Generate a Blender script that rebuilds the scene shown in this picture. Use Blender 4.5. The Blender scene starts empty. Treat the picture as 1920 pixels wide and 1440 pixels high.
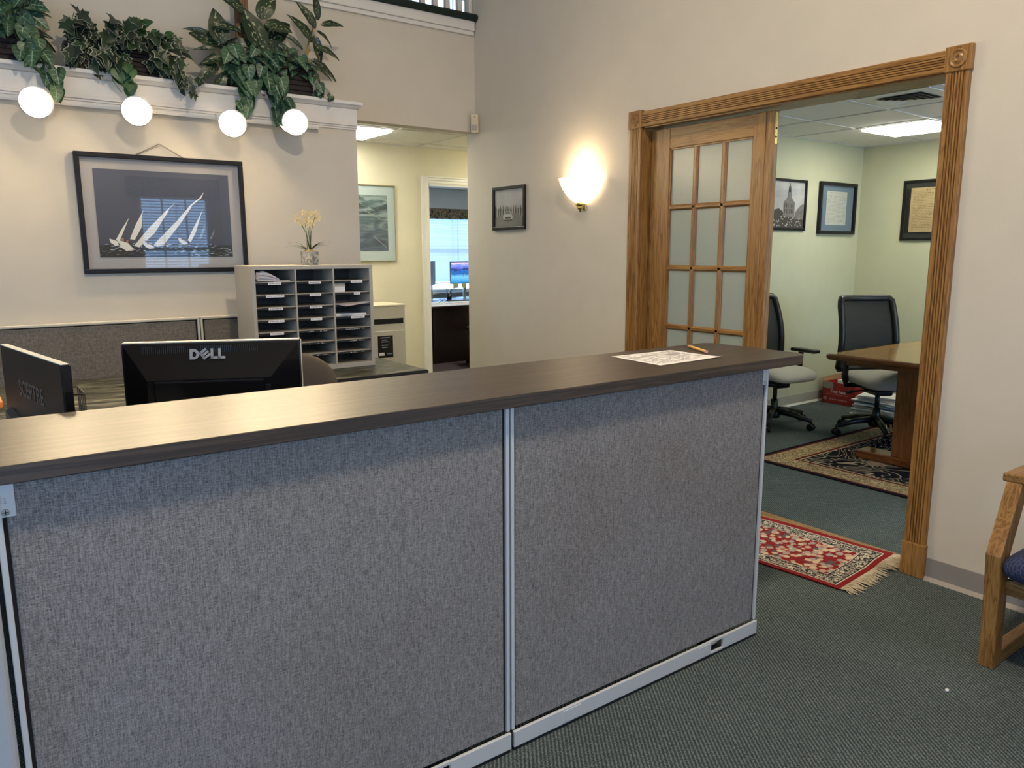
import bpy, bmesh, math, random
from mathutils import Vector, Matrix, noise
random.seed(7)
S = bpy.context.scene
COL = S.collection
PI = math.pi
R = math.radians

# ------------------------------------------------------------------ camera, world, lights, exposure
def setup_camera():
    yaw, pitch, roll, f = R(53.65119816), R(-9.86628289), R(-0.13504799), 1430.556
    fw = Vector((math.cos(pitch)*math.cos(yaw), math.cos(pitch)*math.sin(yaw), math.sin(pitch)))
    r = fw.cross(Vector((0, 0, 1))).normalized(); u = r.cross(fw)
    c, s = math.cos(roll), math.sin(roll)
    r2, u2 = c*r + s*u, -s*r + c*u
    cam = bpy.data.cameras.new('camera'); cam.sensor_width = 36; cam.lens = 36*f/1920
    cam.clip_start = 0.02
    o = bpy.data.objects.new('camera', cam); COL.objects.link(o)
    m = Matrix((r2, u2, -fw)).transposed().to_4x4(); m.translation = (0, 0, 1.45)
    o.matrix_world = m; S.camera = o
setup_camera()
S.view_settings.view_transform = 'Standard'; S.view_settings.look = 'None'
S.view_settings.gamma = 1; S.view_settings.use_curve_mapping = False
S.view_settings.exposure = 0.12
W = bpy.data.worlds.new('sky'); S.world = W; W.use_nodes = True
W.node_tree.nodes['Background'].inputs[0].default_value = (0.34, 0.60, 1.0, 1)
W.node_tree.nodes['Background'].inputs[1].default_value = 7.6
S.cycles.max_bounces = 8; S.cycles.diffuse_bounces = 5; S.cycles.glossy_bounces = 4
S.cycles.transmission_bounces = 6; S.cycles.transparent_max_bounces = 10
S.cycles.sample_clamp_indirect = 6.0; S.cycles.caustics_reflective = False; S.cycles.caustics_refractive = False

def area(name, loc, aim, size, power, col, size_y=None, shape='RECTANGLE', portal=False):
    L = bpy.data.lights.new(name, 'AREA'); L.shape = shape; L.size = size
    if size_y: L.size_y = size_y
    L.energy = power; L.color = col
    if portal: L.cycles.is_portal = True
    o = bpy.data.objects.new(name, L); COL.objects.link(o); o.location = loc
    o.rotation_euler = Vector(aim).to_track_quat('-Z', 'Y').to_euler()
    return o
WARM = (1.0, 0.83, 0.62)
KEY = (1.15, 0.62, 4.62)
area('pendant_light', KEY, (0, 0, -1), 0.36, 130, WARM, shape='DISK')
area('added_fill_light', (1.6, 3.5, 4.62), (0, 0, -1), 0.36, 7, WARM, shape='DISK')  # added lamp, balances the light over the desks
BACKWIN = [(-3.1, -1.8), (-1.3, 0.2)]
for a, b in BACKWIN:
    area('window_portal', ((a+b)/2, -2.27, 1.62), (0, 1, 0), b-a, 1, (1, 1, 1), 1.56, portal=True)
area('window_portal', (2.76, -2.27, 1.5), (0, 1, 0), 0.96, 1, (1, 1, 1), 1.5, portal=True)
area('window_portal', (-3.57, 1.2, 1.62), (1, 0, 0), 2.0, 1, (1, 1, 1), 1.56, portal=True)
area('window_portal', (5.4, -.67, 1.5), (0, 1, 0), 2.2, 1, (1, 1, 1), 1.3, portal=True)  # portal for the added conference window
area('window_portal', (6.5, 10.50, 1.5), (0, -1, 0), 2.0, 1, (1, 1, 1), 1.4, portal=True)
area('window_portal', (5.2, 8.27, 4.6), (0, -1, 0), 2.6, 1, (1, 1, 1), 1.5, portal=True)

# ------------------------------------------------------------------ materials
M = {}
def nt(name):
    m = bpy.data.materials.new(name); m.use_nodes = True
    t = m.node_tree; b = t.nodes['Principled BSDF']; M[name] = m
    return m, t, b
def node(t, k, **kw):
    n = t.nodes.new(k)
    for a, v in kw.items():
        if a.startswith('i_'): n.inputs[a[2:].replace('_', ' ')].default_value = v
        else: setattr(n, a, v)
    return n
def coords(t, scale=(1, 1, 1), rot=(0, 0, 0), kind='Object'):
    tc = node(t, 'ShaderNodeTexCoord'); mp = node(t, 'ShaderNodeMapping')
    t.links.new(tc.outputs[kind], mp.inputs['Vector'])
    mp.inputs['Scale'].default_value = scale; mp.inputs['Rotation'].default_value = rot
    return mp.outputs['Vector']
def noise_n(t, vec, scale, detail=2.0, dist=0.0, rough=0.5):
    n = node(t, 'ShaderNodeTexNoise'); t.links.new(vec, n.inputs['Vector'])
    n.inputs['Scale'].default_value = scale; n.inputs['Detail'].default_value = detail
    n.inputs['Distortion'].default_value = dist; n.inputs['Roughness'].default_value = rough
    return n.outputs['Fac']
def ramp(t, fac, stops, interp='LINEAR'):
    n = node(t, 'ShaderNodeValToRGB'); t.links.new(fac, n.inputs['Fac']); e = n.color_ramp.elements
    n.color_ramp.interpolation = interp
    while len(e) < len(stops): e.new(0.5)
    for i, (p, c) in enumerate(stops):
        e[i].position = p; e[i].color = (c[0], c[1], c[2], 1) if not isinstance(c, (int, float)) else (c, c, c, 1)
    return n.outputs['Color']
def mix(t, fac, a, b, kind='MIX'):
    n = node(t, 'ShaderNodeMix', data_type='RGBA', blend_type=kind)
    if isinstance(fac, (int, float)): n.inputs[0].default_value = fac
    else: t.links.new(fac, n.inputs[0])
    for i, x in ((6, a), (7, b)):
        if isinstance(x, tuple): n.inputs[i].default_value = (*x[:3], 1)
        else: t.links.new(x, n.inputs[i])
    return n.outputs[2]
def math_n(t, op, a, b=None, c=None):
    n = node(t, 'ShaderNodeMath', operation=op)
    for i, x in enumerate((a, b, c)):
        if x is None: continue
        if isinstance(x, (int, float)): n.inputs[i].default_value = x
        else: t.links.new(x, n.inputs[i])
    return n.outputs[0]
def bump(t, b, h, strength=0.2, dist=0.01):
    n = node(t, 'ShaderNodeBump'); n.inputs['Strength'].default_value = strength
    n.inputs['Distance'].default_value = dist
    t.links.new(h, n.inputs['Height']); t.links.new(n.outputs['Normal'], b.inputs['Normal'])
def plain(name, col, rough=0.5, metal=0.0, var=0.06, vscale=6.0, spec=0.5, coat=0.0, bumps=None, emit=None, es=0):
    m, t, b = nt(name)
    v = coords(t)
    f = noise_n(t, v, vscale, 3)
    c = ramp(t, f, [(0.3, tuple(x*(1-var) for x in col)), (0.7, tuple(min(1, x*(1+var)) for x in col))])
    t.links.new(c, b.inputs['Base Color'])
    b.inputs['Roughness'].default_value = rough; b.inputs['Metallic'].default_value = metal
    b.inputs['Specular IOR Level'].default_value = spec
    if coat: b.inputs['Coat Weight'].default_value = coat; b.inputs['Coat Roughness'].default_value = 0.03
    if bumps: bump(t, b, noise_n(t, v, bumps[0], 2), bumps[1], 0.003)
    if emit: b.inputs['Emission Color'].default_value = (*emit, 1); b.inputs['Emission Strength'].default_value = es
    return m

plain('wall_beige', (0.615, 0.56, 0.462), 0.85, var=0.02, bumps=(180, 0.08), spec=0.2)
plain('wall_cream', (0.73, 0.68, 0.51), 0.85, var=0.02, bumps=(180, 0.08), spec=0.2)
plain('wall_green', (0.575, 0.575, 0.405), 0.85, var=0.02, bumps=(180, 0.08), spec=0.2)
plain('wall_blue', (0.62, 0.69, 0.74), 0.85, var=0.02, spec=0.2)
plain('white_trim', (0.74, 0.70, 0.64), 0.45, var=0.02)
plain('white_gloss', (0.82, 0.80, 0.74), 0.35, var=0.02)
plain('tile', (0.84, 0.83, 0.79), 0.9, var=0.08, vscale=220, bumps=(260, 0.35), spec=0.1)
plain('grid_metal', (0.66, 0.65, 0.61), 0.4, var=0.02)
plain('vent_metal', (0.80, 0.79, 0.74), 0.4, var=0.02)
plain('base_rubber', (0.27, 0.245, 0.22), 0.5, var=0.05)
plain('base_green', (0.42, 0.40, 0.33), 0.5, var=0.05)
plain('base_edge', (0.33, 0.29, 0.25), 0.6)
plain('black_plastic', (0.010, 0.010, 0.011), 0.32, var=0.1)
plain('black_matte', (0.012, 0.012, 0.013), 0.65, var=0.1)
plain('black_gloss', (0.006, 0.006, 0.007), 0.10, var=0.1)
plain('dark_plastic', (0.014, 0.011, 0.009), 0.5, var=0.1, spec=0.2)
plain('dark_grey', (0.045, 0.047, 0.043), 0.5, spec=0.3)
plain('black_frame', (0.009, 0.009, 0.011), 0.38, var=0.1, spec=0.3)
plain('gold_frame', (0.55, 0.45, 0.25), 0.3, 0.7)
plain('brass', (0.62, 0.45, 0.16), 0.22, 1.0)
plain('steel', (0.55, 0.56, 0.58), 0.3, 0.9)
plain('panel_metal', (0.62, 0.63, 0.64), 0.35, 0.15, var=0.02)
plain('panel_edge_cream', (0.60, 0.55, 0.45), 0.4, var=0.03)
plain('post_daylit', (0.40, 0.43, 0.47), 0.4, var=0.02)  # blue daylight on the metal post is put into its colour
plain('sorter_metal', (0.44, 0.40, 0.33), 0.5, var=0.03)
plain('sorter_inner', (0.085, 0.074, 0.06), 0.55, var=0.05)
plain('bin_metal', (0.56, 0.53, 0.44), 0.45, var=0.03)
plain('paper', (0.80, 0.78, 0.76), 0.7, var=0.02)
plain('paper_lilac', (0.62, 0.56, 0.56), 0.7, var=0.03)
plain('ink', (0.06, 0.06, 0.07), 0.7)
plain('ink_soft', (0.35, 0.34, 0.34), 0.7)
plain('orange', (0.75, 0.22, 0.05), 0.5)
plain('pencil_yellow', (0.78, 0.42, 0.10), 0.35)
plain('pencil_wood', (0.70, 0.50, 0.30), 0.6)
plain('pink', (0.65, 0.30, 0.30), 0.6)
plain('grey_seat', (0.47, 0.455, 0.40), 0.85, var=0.06, vscale=300, bumps=(500, 0.2))
plain('brown_seat', (0.085, 0.066, 0.050), 0.9, var=0.12, vscale=200, bumps=(400, 0.2))
plain('red_card', (0.36, 0.022, 0.02), 0.5)
plain('brown_card', (0.32, 0.17, 0.09), 0.7)
plain('grey_card', (0.32, 0.31, 0.28), 0.6)
plain('stem_green', (0.12, 0.16, 0.05), 0.5)
plain('stem_yellow', (0.34, 0.24, 0.05), 0.5)
plain('petal', (0.78, 0.60, 0.26), 0.6, var=0.15, vscale=80)
plain('blade', (0.06, 0.10, 0.03), 0.45, var=0.2)
plain('brown_wire', (0.10, 0.07, 0.04), 0.5)
plain('dark_wood', (0.016, 0.005, 0.004), 0.35, var=0.3, vscale=20)
plain('loft_carpet', (0.012, 0.028, 0.024), 0.95, var=0.3, vscale=200, bumps=(300, 0.6))
plain('soil', (0.02, 0.015, 0.01), 0.95)
plain('mat_grey', (0.42, 0.41, 0.405), 0.8, var=0.02)
plain('mat_blue', (0.17, 0.25, 0.33), 0.8, var=0.02)
plain('mat_aqua', (0.60, 0.72, 0.71), 0.8, var=0.02)
plain('parchment', (0.62, 0.47, 0.24), 0.8, var=0.12, vscale=9)
plain('ink_brown', (0.30, 0.20, 0.09), 0.8)
plain('text_cream', (0.66, 0.66, 0.58), 0.8, var=0.02)
plain('logo_grey', (0.30, 0.30, 0.30), 0.35, 0.4)
plain('logo_dim', (0.062, 0.054, 0.046), 0.5)
plain('sky_photo', (0.55, 0.55, 0.55), 0.8, var=0.15, vscale=6)
plain('photo_mid', (0.20, 0.20, 0.20), 0.8, var=0.25, vscale=20)
plain('photo_dark', (0.05, 0.05, 0.05), 0.8)
plain('photo_light', (0.55, 0.55, 0.54), 0.8)
plain('photo_road', (0.22, 0.22, 0.21), 0.8, var=0.1)
plain('sail_white', (0.78, 0.77, 0.70), 0.7, var=0.06)
plain('sail_blue', (0.20, 0.24, 0.32), 0.7)
plain('foam', (0.45, 0.50, 0.55), 0.7)
plain('boat_red', (0.42, 0.20, 0.17), 0.7)
plain('blind', (0.70, 0.78, 0.86), 0.5)
plain('sensor_cream', (0.64, 0.55, 0.38), 0.4)
plain('sensor_lens', (0.46, 0.40, 0.36), 0.25)
plain('glass_dark', (0.02, 0.02, 0.02), 0.05)
plain('oil_blue', (0.05, 0.10, 0.2), 0.4)
plain('yellow_note', (0.62, 0.62, 0.18), 0.7)
plain('green_note', (0.40, 0.48, 0.26), 0.7)
plain('fringe', (0.50, 0.42, 0.29), 0.9, var=0.2, vscale=60)
plain('reveal_dark', (0.004, 0.004, 0.004), 0.8)
plain('lamp_metal', (0.75, 0.73, 0.68), 0.35)

def emitter(name, col, s):
    m, t, b = nt(name)
    b.inputs['Base Color'].default_value = (0.8, 0.8, 0.8, 1)
    b.inputs['Emission Color'].default_value = (*col, 1); b.inputs['Emission Strength'].default_value = s
emitter('troffer', (1.0, 0.96, 0.80), 17.0)
emitter('spot_lens', (1.0, 0.78, 0.48), 260.0)
emitter('pendant_glow', (1.0, 0.82, 0.56), 16.0)

def shade_glass():
    m, t, b = nt('shade_glass')
    b.inputs['Base Color'].default_value = (0.95, 0.9, 0.8, 1); b.inputs['Roughness'].default_value = 0.25
    v = coords(t)
    lw = node(t, 'ShaderNodeLayerWeight'); lw.inputs['Blend'].default_value = 0.35
    c = mix(t, lw.outputs['Facing'], (1.0, 0.80, 0.52), (1.0, 0.70, 0.42))
    t.links.new(c, b.inputs['Emission Color']); b.inputs['Emission Strength'].default_value = 3.2
shade_glass()

def blind_mat():
    m, t, b = nt('blind_slat')
    out = t.nodes['Material Output']
    d = node(t, 'ShaderNodeBsdfDiffuse'); d.inputs[0].default_value = (0.75, 0.8, 0.85, 1)
    tr = node(t, 'ShaderNodeBsdfTranslucent'); tr.inputs[0].default_value = (0.72, 0.80, 0.88, 1)
    mx = node(t, 'ShaderNodeMixShader'); mx.inputs[0].default_value = 0.13
    t.links.new(d.outputs[0], mx.inputs[1]); t.links.new(tr.outputs[0], mx.inputs[2]); t.links.new(mx.outputs[0], out.inputs[0])
blind_mat()

def glazing():
    m, t, b = nt('glazing')
    out = t.nodes['Material Output']
    g = node(t, 'ShaderNodeBsdfGlossy'); g.inputs['Roughness'].default_value = 0.015
    tr = node(t, 'ShaderNodeBsdfTransparent')
    fr = node(t, 'ShaderNodeFresnel'); fr.inputs[0].default_value = 1.5
    k = math_n(t, 'MINIMUM', math_n(t, 'MULTIPLY', fr.outputs[0], 1.5), 0.30)
    mx = node(t, 'ShaderNodeMixShader'); t.links.new(k, mx.inputs[0])
    t.links.new(tr.outputs[0], mx.inputs[1]); t.links.new(g.outputs[0], mx.inputs[2]); t.links.new(mx.outputs[0], out.inputs[0])
glazing()

def obscure():
    m, t, b = nt('obscure_glass')
    out = t.nodes['Material Output']; v = coords(t)
    h = noise_n(t, v, 110, 2, 0.6)
    tl = node(t, 'ShaderNodeBsdfTranslucent'); tl.inputs[0].default_value = (0.86, 0.90, 0.80, 1)
    b.inputs['Base Color'].default_value = (0.80, 0.86, 0.78, 1); b.inputs['Roughness'].default_value = 0.38
    b.inputs['Transmission Weight'].default_value = 1.0; b.inputs['IOR'].default_value = 1.3
    bump(t, b, h, 0.5, 0.004)
    g = node(t, 'ShaderNodeBsdfGlossy'); g.inputs['Roughness'].default_value = 0.27
    bn_ = t.nodes[-1] if False else node(t, 'ShaderNodeBump'); bn_.inputs['Strength'].default_value = 0.12; bn_.inputs['Distance'].default_value = 0.002
    t.links.new(h, bn_.inputs['Height']); t.links.new(bn_.outputs['Normal'], g.inputs['Normal'])
    m1 = node(t, 'ShaderNodeMixShader'); m1.inputs[0].default_value = 0.55
    t.links.new(b.outputs[0], m1.inputs[1]); t.links.new(tl.outputs[0], m1.inputs[2])
    fr = node(t, 'ShaderNodeFresnel'); fr.inputs[0].default_value = 1.5
    m2 = node(t, 'ShaderNodeMixShader'); t.links.new(fr.outputs[0], m2.inputs[0])
    df = node(t, 'ShaderNodeBsdfDiffuse'); df.inputs[0].default_value = (0.80, 0.84, 0.74, 1)
    m3 = node(t, 'ShaderNodeMixShader'); m3.inputs[0].default_value = 0.26; t.links.new(m1.outputs[0], m3.inputs[1]); t.links.new(df.outputs[0], m3.inputs[2])
    t.links.new(m3.outputs[0], m2.inputs[1]); t.links.new(g.outputs[0], m2.inputs[2]); t.links.new(m2.outputs[0], out.inputs[0])
obscure()

def fabric(name, dark, light, stain=None):
    m, t, b = nt(name)
    a = noise_n(t, coords(t, (430, 430, 48)), 1.0, 2, 0, 0.65)
    c = noise_n(t, coords(t, (48, 48, 430)), 1.0, 2, 0, 0.65)
    f = math_n(t, 'MULTIPLY_ADD', a, 0.5, math_n(t, 'MULTIPLY', c, 0.5))
    g = noise_n(t, coords(t), 330, 1)
    f = math_n(t, 'MULTIPLY_ADD', g, 0.25, math_n(t, 'MULTIPLY', f, 0.75))
    col = ramp(t, f, [(0.38, dark), (0.62, light)])
    if stain:
        s = noise_n(t, coords(t), 2.2, 2)
        s = ramp(t, s, [(0.5, 0.0), (0.72, 0.55)])
        col = mix(t, s, col, mix(t, 1.0, col, stain, 'MULTIPLY'))
    t.links.new(col, b.inputs['Base Color']); b.inputs['Roughness'].default_value = 0.95
    b.inputs['Specular IOR Level'].default_value = 0.1
    bump(t, b, f, 0.3, 0.002)
fabric('panel_fabric', (0.105, 0.100, 0.100), (0.345, 0.325, 0.315), (0.88, 0.82, 0.76))
fabric('partition_fabric', (0.10, 0.088, 0.072), (0.25, 0.22, 0.185))

def navy():
    m, t, b = nt('navy_fabric')
    v = coords(t, (1, 1, 1), (R(45), R(45), R(45)))
    ck = node(t, 'ShaderNodeTexBrick'); t.links.new(coords(t, (1, 1, 1), (0.6, 0.5, 0.7)), ck.inputs['Vector'])
    ck.inputs['Scale'].default_value = 26; ck.inputs['Mortar Size'].default_value = 0.03
    ck.inputs['Color1'].default_value = (0.014, 0.020, 0.060, 1); ck.inputs['Color2'].default_value = (0.018, 0.025, 0.070, 1)
    ck.inputs['Mortar'].default_value = (0.05, 0.06, 0.13, 1)
    t.links.new(ck.outputs['Color'], b.inputs['Base Color']); b.inputs['Roughness'].default_value = 0.9
navy()

def carpet(name, c0, c1, c2, ribs=True):
    m, t, b = nt(name)
    v = coords(t)
    w = node(t, 'ShaderNodeTexWave', wave_type='BANDS', bands_direction='X')
    t.links.new(coords(t, (1, 1, 1), (0, 0, R(-145))), w.inputs['Vector'])
    w.inputs['Scale'].default_value = 27; w.inputs['Distortion'].default_value = 3.6
    w.inputs['Detail'].default_value = 2; w.inputs['Detail Scale'].default_value = 6
    n = noise_n(t, v, 260, 2)
    f = math_n(t, 'MULTIPLY_ADD', w.outputs['Fac'], 0.36 if ribs else 0.05, math_n(t, 'MULTIPLY', n, 0.74))
    col = ramp(t, f, [(0.25, c0), (0.55, c1), (0.85, c2)])
    big = ramp(t, noise_n(t, v, 1.6, 3), [(0.35, 0.86), (0.7, 1.06)])
    col = mix(t, 1.0, col, big, 'MULTIPLY')
    t.links.new(col, b.inputs['Base Color']); b.inputs['Roughness'].default_value = 0.95
    b.inputs['Specular IOR Level'].default_value = 0.08
    bump(t, b, f, 0.7, 0.006)
carpet('carpet_teal', (0.026, 0.038, 0.040), (0.068, 0.090, 0.090), (0.23, 0.262, 0.25))
carpet('carpet_plum', (0.05, 0.035, 0.04), (0.13, 0.10, 0.105), (0.30, 0.26, 0.26), False)

def wood(name, axis, dark, mid, light, rough=0.35, ring=14.0, stretch=22.0, coat=0.0):
    m, t, b = nt(name)
    sc = [1.0*stretch]*3; sc[axis] = 1.2
    v = coords(t, tuple(sc))
    n1 = noise_n(t, v, 1.2, 4, 0.8, 0.6)
    sc2 = [190.0]*3; sc2[axis] = 5.0
    n2 = noise_n(t, coords(t, tuple(sc2)), 1.0, 2)
    w = math_n(t, 'FRACT', math_n(t, 'MULTIPLY', n1, ring*0.45))
    w = math_n(t, 'PINGPONG', w, 0.5)
    f = math_n(t, 'ADD', math_n(t, 'MULTIPLY', w, 0.9), math_n(t, 'MULTIPLY', n2, 0.55))
    col = ramp(t, f, [(0.15, dark), (0.45, mid), (0.80, light)])
    t.links.new(col, b.inputs['Base Color']); b.inputs['Roughness'].default_value = rough
    if coat: b.inputs['Coat Weight'].default_value = coat; b.inputs['Coat Roughness'].default_value = 0.08
    bump(t, b, f, 0.06, 0.002)
OD, OM, OL = (0.115, 0.048, 0.011), (0.262, 0.126, 0.033), (0.36, 0.192, 0.058)
for i, a in enumerate('xyz'): wood('oak_'+a, i, OD, OM, OL)
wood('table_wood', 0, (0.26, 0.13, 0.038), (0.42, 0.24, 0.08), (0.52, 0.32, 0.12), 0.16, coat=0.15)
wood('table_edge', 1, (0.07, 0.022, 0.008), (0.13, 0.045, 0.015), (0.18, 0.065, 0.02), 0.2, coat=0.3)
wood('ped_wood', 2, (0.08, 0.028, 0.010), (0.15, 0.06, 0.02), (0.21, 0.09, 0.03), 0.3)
wood('counter_wood', 0, (0.016, 0.010, 0.007), (0.034, 0.021, 0.014), (0.070, 0.045, 0.030), 0.42, ring=9, stretch=34)
M['counter_wood'].node_tree.nodes['Principled BSDF'].inputs['Specular IOR Level'].default_value = 0.75
wood('stake_wood', 2, (0.06, 0.03, 0.015), (0.16, 0.08, 0.035), (0.30, 0.17, 0.05), 0.6)

def marble():
    m, t, b = nt('laminate')
    v = coords(t, (1.0, 3.2, 1))
    n = noise_n(t, v, 3.2, 7, 1.6, 0.62)
    col = ramp(t, n, [(0.34, (0.010, 0.012, 0.009)), (0.45, (0.040, 0.042, 0.032)), (0.54, (0.085, 0.083, 0.062)), (0.66, (0.20, 0.195, 0.145))])
    t.links.new(col, b.inputs['Base Color']); b.inputs['Roughness'].default_value = 0.36; b.inputs['Specular IOR Level'].default_value = 0.3
marble()

def wicker():
    m, t, b = nt('wicker')
    br = node(t, 'ShaderNodeTexBrick'); tc = coords(t, (1, 1, 1), (R(90), 0, 0)); t.links.new(tc, br.inputs['Vector'])
    br.inputs['Scale'].default_value = 34; br.inputs['Mortar Size'].default_value = 0.10
    br.inputs['Color1'].default_value = (0.055, 0.018, 0.012, 1); br.inputs['Color2'].default_value = (0.035, 0.012, 0.008, 1)
    br.inputs['Mortar'].default_value = (0.008, 0.004, 0.003, 1)
    t.links.new(br.outputs['Color'], b.inputs['Base Color']); b.inputs['Roughness'].default_value = 0.7
wicker()

def leafmat(name, base, base2, vein, mode, rough=0.42):
    m, t, b = nt(name)
    at = node(t, 'ShaderNodeAttribute', attribute_name='edge'); e = at.outputs['Fac']
    ar = node(t, 'ShaderNodeAttribute', attribute_name='along'); l = ar.outputs['Fac']
    oi = node(t, 'ShaderNodeObjectInfo')
    col = mix(t, oi.outputs['Random'], base, base2)
    if mode == 'vein':
        mid = ramp(t, e, [(0.03, 0.9), (0.11, 0.0)])
        ph = math_n(t, 'MULTIPLY_ADD', e, -0.22, l)
        s = math_n(t, 'PINGPONG', math_n(t, 'MULTIPLY', ph, 4.0), 0.5)
        side = ramp(t, s, [(0.03, 0.55), (0.10, 0.0)])
        side = mix(t, ramp(t, e, [(0.55, 1.0), (0.85, 0.0)]), (0.0, 0.0, 0.0), side)
        k = mix(t, 1.0, mid, side, 'LIGHTEN')
    elif mode == 'rim':
        k = ramp(t, e, [(0.86, 0.0), (0.95, 1.0)])
    elif mode == 'fleck':
        n = noise_n(t, coords(t, (22, 9, 1)), 1.0, 3)
        k = ramp(t, n, [(0.54, 0.0), (0.62, 1.0)])
        k = mix(t, ramp(t, e, [(0.35, 1.0), (0.75, 0.0)]), (0, 0, 0), k)
    else:
        k = ramp(t, e, [(0.02, 0.5), (0.08, 0.0)])
    t.links.new(mix(t, k, col, vein), b.inputs['Base Color']); b.inputs['Roughness'].default_value = rough
leafmat('leaf_vein', (0.020, 0.060, 0.034), (0.055, 0.115, 0.055), (0.30, 0.42, 0.27), 'vein')
leafmat('leaf_rim', (0.010, 0.022, 0.012), (0.022, 0.045, 0.018), (0.42, 0.44, 0.32), 'rim')
leafmat('leaf_plain', (0.028, 0.085, 0.025), (0.045, 0.12, 0.035), (0.10, 0.20, 0.07), 'plain')
leafmat('leaf_fleck', (0.010, 0.026, 0.012), (0.024, 0.044, 0.014), (0.36, 0.39, 0.23), 'fleck', 0.35)

def rug_mat(name, cx, cy, hx, hy, bands, field, spots, motif, cells=12.0, rot=0.0, th=0.50):
    """bands: (distance from edge, colour) outwards-in; motif colours by voronoi cells; object coords in metres"""
    m, t, b = nt(name)
    tc = coords(t)
    sx = node(t, 'ShaderNodeSeparateXYZ'); t.links.new(tc, sx.inputs[0])
    dx = math_n(t, 'SUBTRACT', hx, math_n(t, 'ABSOLUTE', math_n(t, 'SUBTRACT', sx.outputs[0], cx)))
    dy = math_n(t, 'SUBTRACT', hy, math_n(t, 'ABSOLUTE', math_n(t, 'SUBTRACT', sx.outputs[1], cy)))
    d = math_n(t, 'MINIMUM', dx, dy)
    col = field
    vo = node(t, 'ShaderNodeTexVoronoi'); t.links.new(tc, vo.inputs['Vector']); vo.inputs['Scale'].default_value = cells
    nz = noise_n(t, tc, cells*3.2, 3, 2.0)
    dd = math_n(t, 'MULTIPLY_ADD', nz, 0.55, vo.outputs['Distance'])
    fl = ramp(t, dd, [(th, 1.0), (th+.05, 0.0)])
    rnd = node(t, 'ShaderNodeSeparateColor'); t.links.new(vo.outputs['Color'], rnd.inputs[0])
    pal = ramp(t, rnd.outputs[0], spots, 'CONSTANT')
    col = mix(t, fl, field, pal)
    if motif:
        r2 = ramp(t, math_n(t, 'PINGPONG', math_n(t, 'MULTIPLY', noise_n(t, tc, cells*0.55, 1, 3.0), 9), 0.5), [(0.10, 1.0), (0.16, 0.0)])
        col = mix(t, r2, col, motif)
    for w0, w1, c, pc in bands:
        k = math_n(t, 'MULTIPLY', math_n(t, 'GREATER_THAN', d, w0), math_n(t, 'LESS_THAN', d, w1))
        bc = c
        if pc:
            v2 = noise_n(t, tc, pc[1], 3, 3.5)
            bc = mix(t, ramp(t, v2, [(0.46, 0.0), (0.50, 1.0)]), c, pc[0])
            if len(pc) > 2:
                v3 = noise_n(t, tc, pc[1]*1.7, 2, 2.0)
                bc = mix(t, ramp(t, v3, [(0.60, 0.0), (0.64, 1.0)]), bc, pc[2])
        col = mix(t, k, col, bc)
    t.links.new(col, b.inputs['Base Color']); b.inputs['Roughness'].default_value = 0.95
    b.inputs['Specular IOR Level'].default_value = 0.05
    bump(t, b, noise_n(t, tc, 500, 1), 0.4, 0.003)
BLK = (0.008, 0.008, 0.012); CRM = (0.46, 0.35, 0.19); MAR = (0.10, 0.015, 0.015)
rug_mat('rug_black', 5.75, 2.1, 1.3, 1.12,
        [(-1, 0.030, BLK, None), (0.030, 0.050, MAR, None), (0.050, 0.215, CRM, ((0.20, 0.15, 0.08), 24, (0.10, 0.03, 0.03))), (0.215, 0.24, MAR, None), (0.24, 0.25, CRM, None)],
        BLK, [(0.0, (0.22, 0.15, 0.10)), (0.35, BLK), (0.6, (0.17, 0.10, 0.08)), (0.8, (0.32, 0.25, 0.15))], (0.30, 0.25, 0.17), 3.6)
RED = (0.22, 0.020, 0.022); IV = (0.58, 0.50, 0.38); INK = (0.03, 0.03, 0.035)
rug_mat('rug_red', 0, 0, 0.80, 0.27,
        [(-1, 0.030, RED, None), (0.030, 0.036, IV, None), (0.036, 0.042, INK, None), (0.042, 0.105, IV, (INK, 30, (0.25, 0.23, 0.20))), (0.105, 0.110, INK, None), (0.110, 0.114, IV, None)],
        RED, [(0.0, (0.58, 0.45, 0.30)), (0.35, (0.36, 0.30, 0.26)), (0.6, (0.50, 0.33, 0.24)), (0.78, (0.10, 0.09, 0.09))], None, 33.0, th=0.80)

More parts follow.
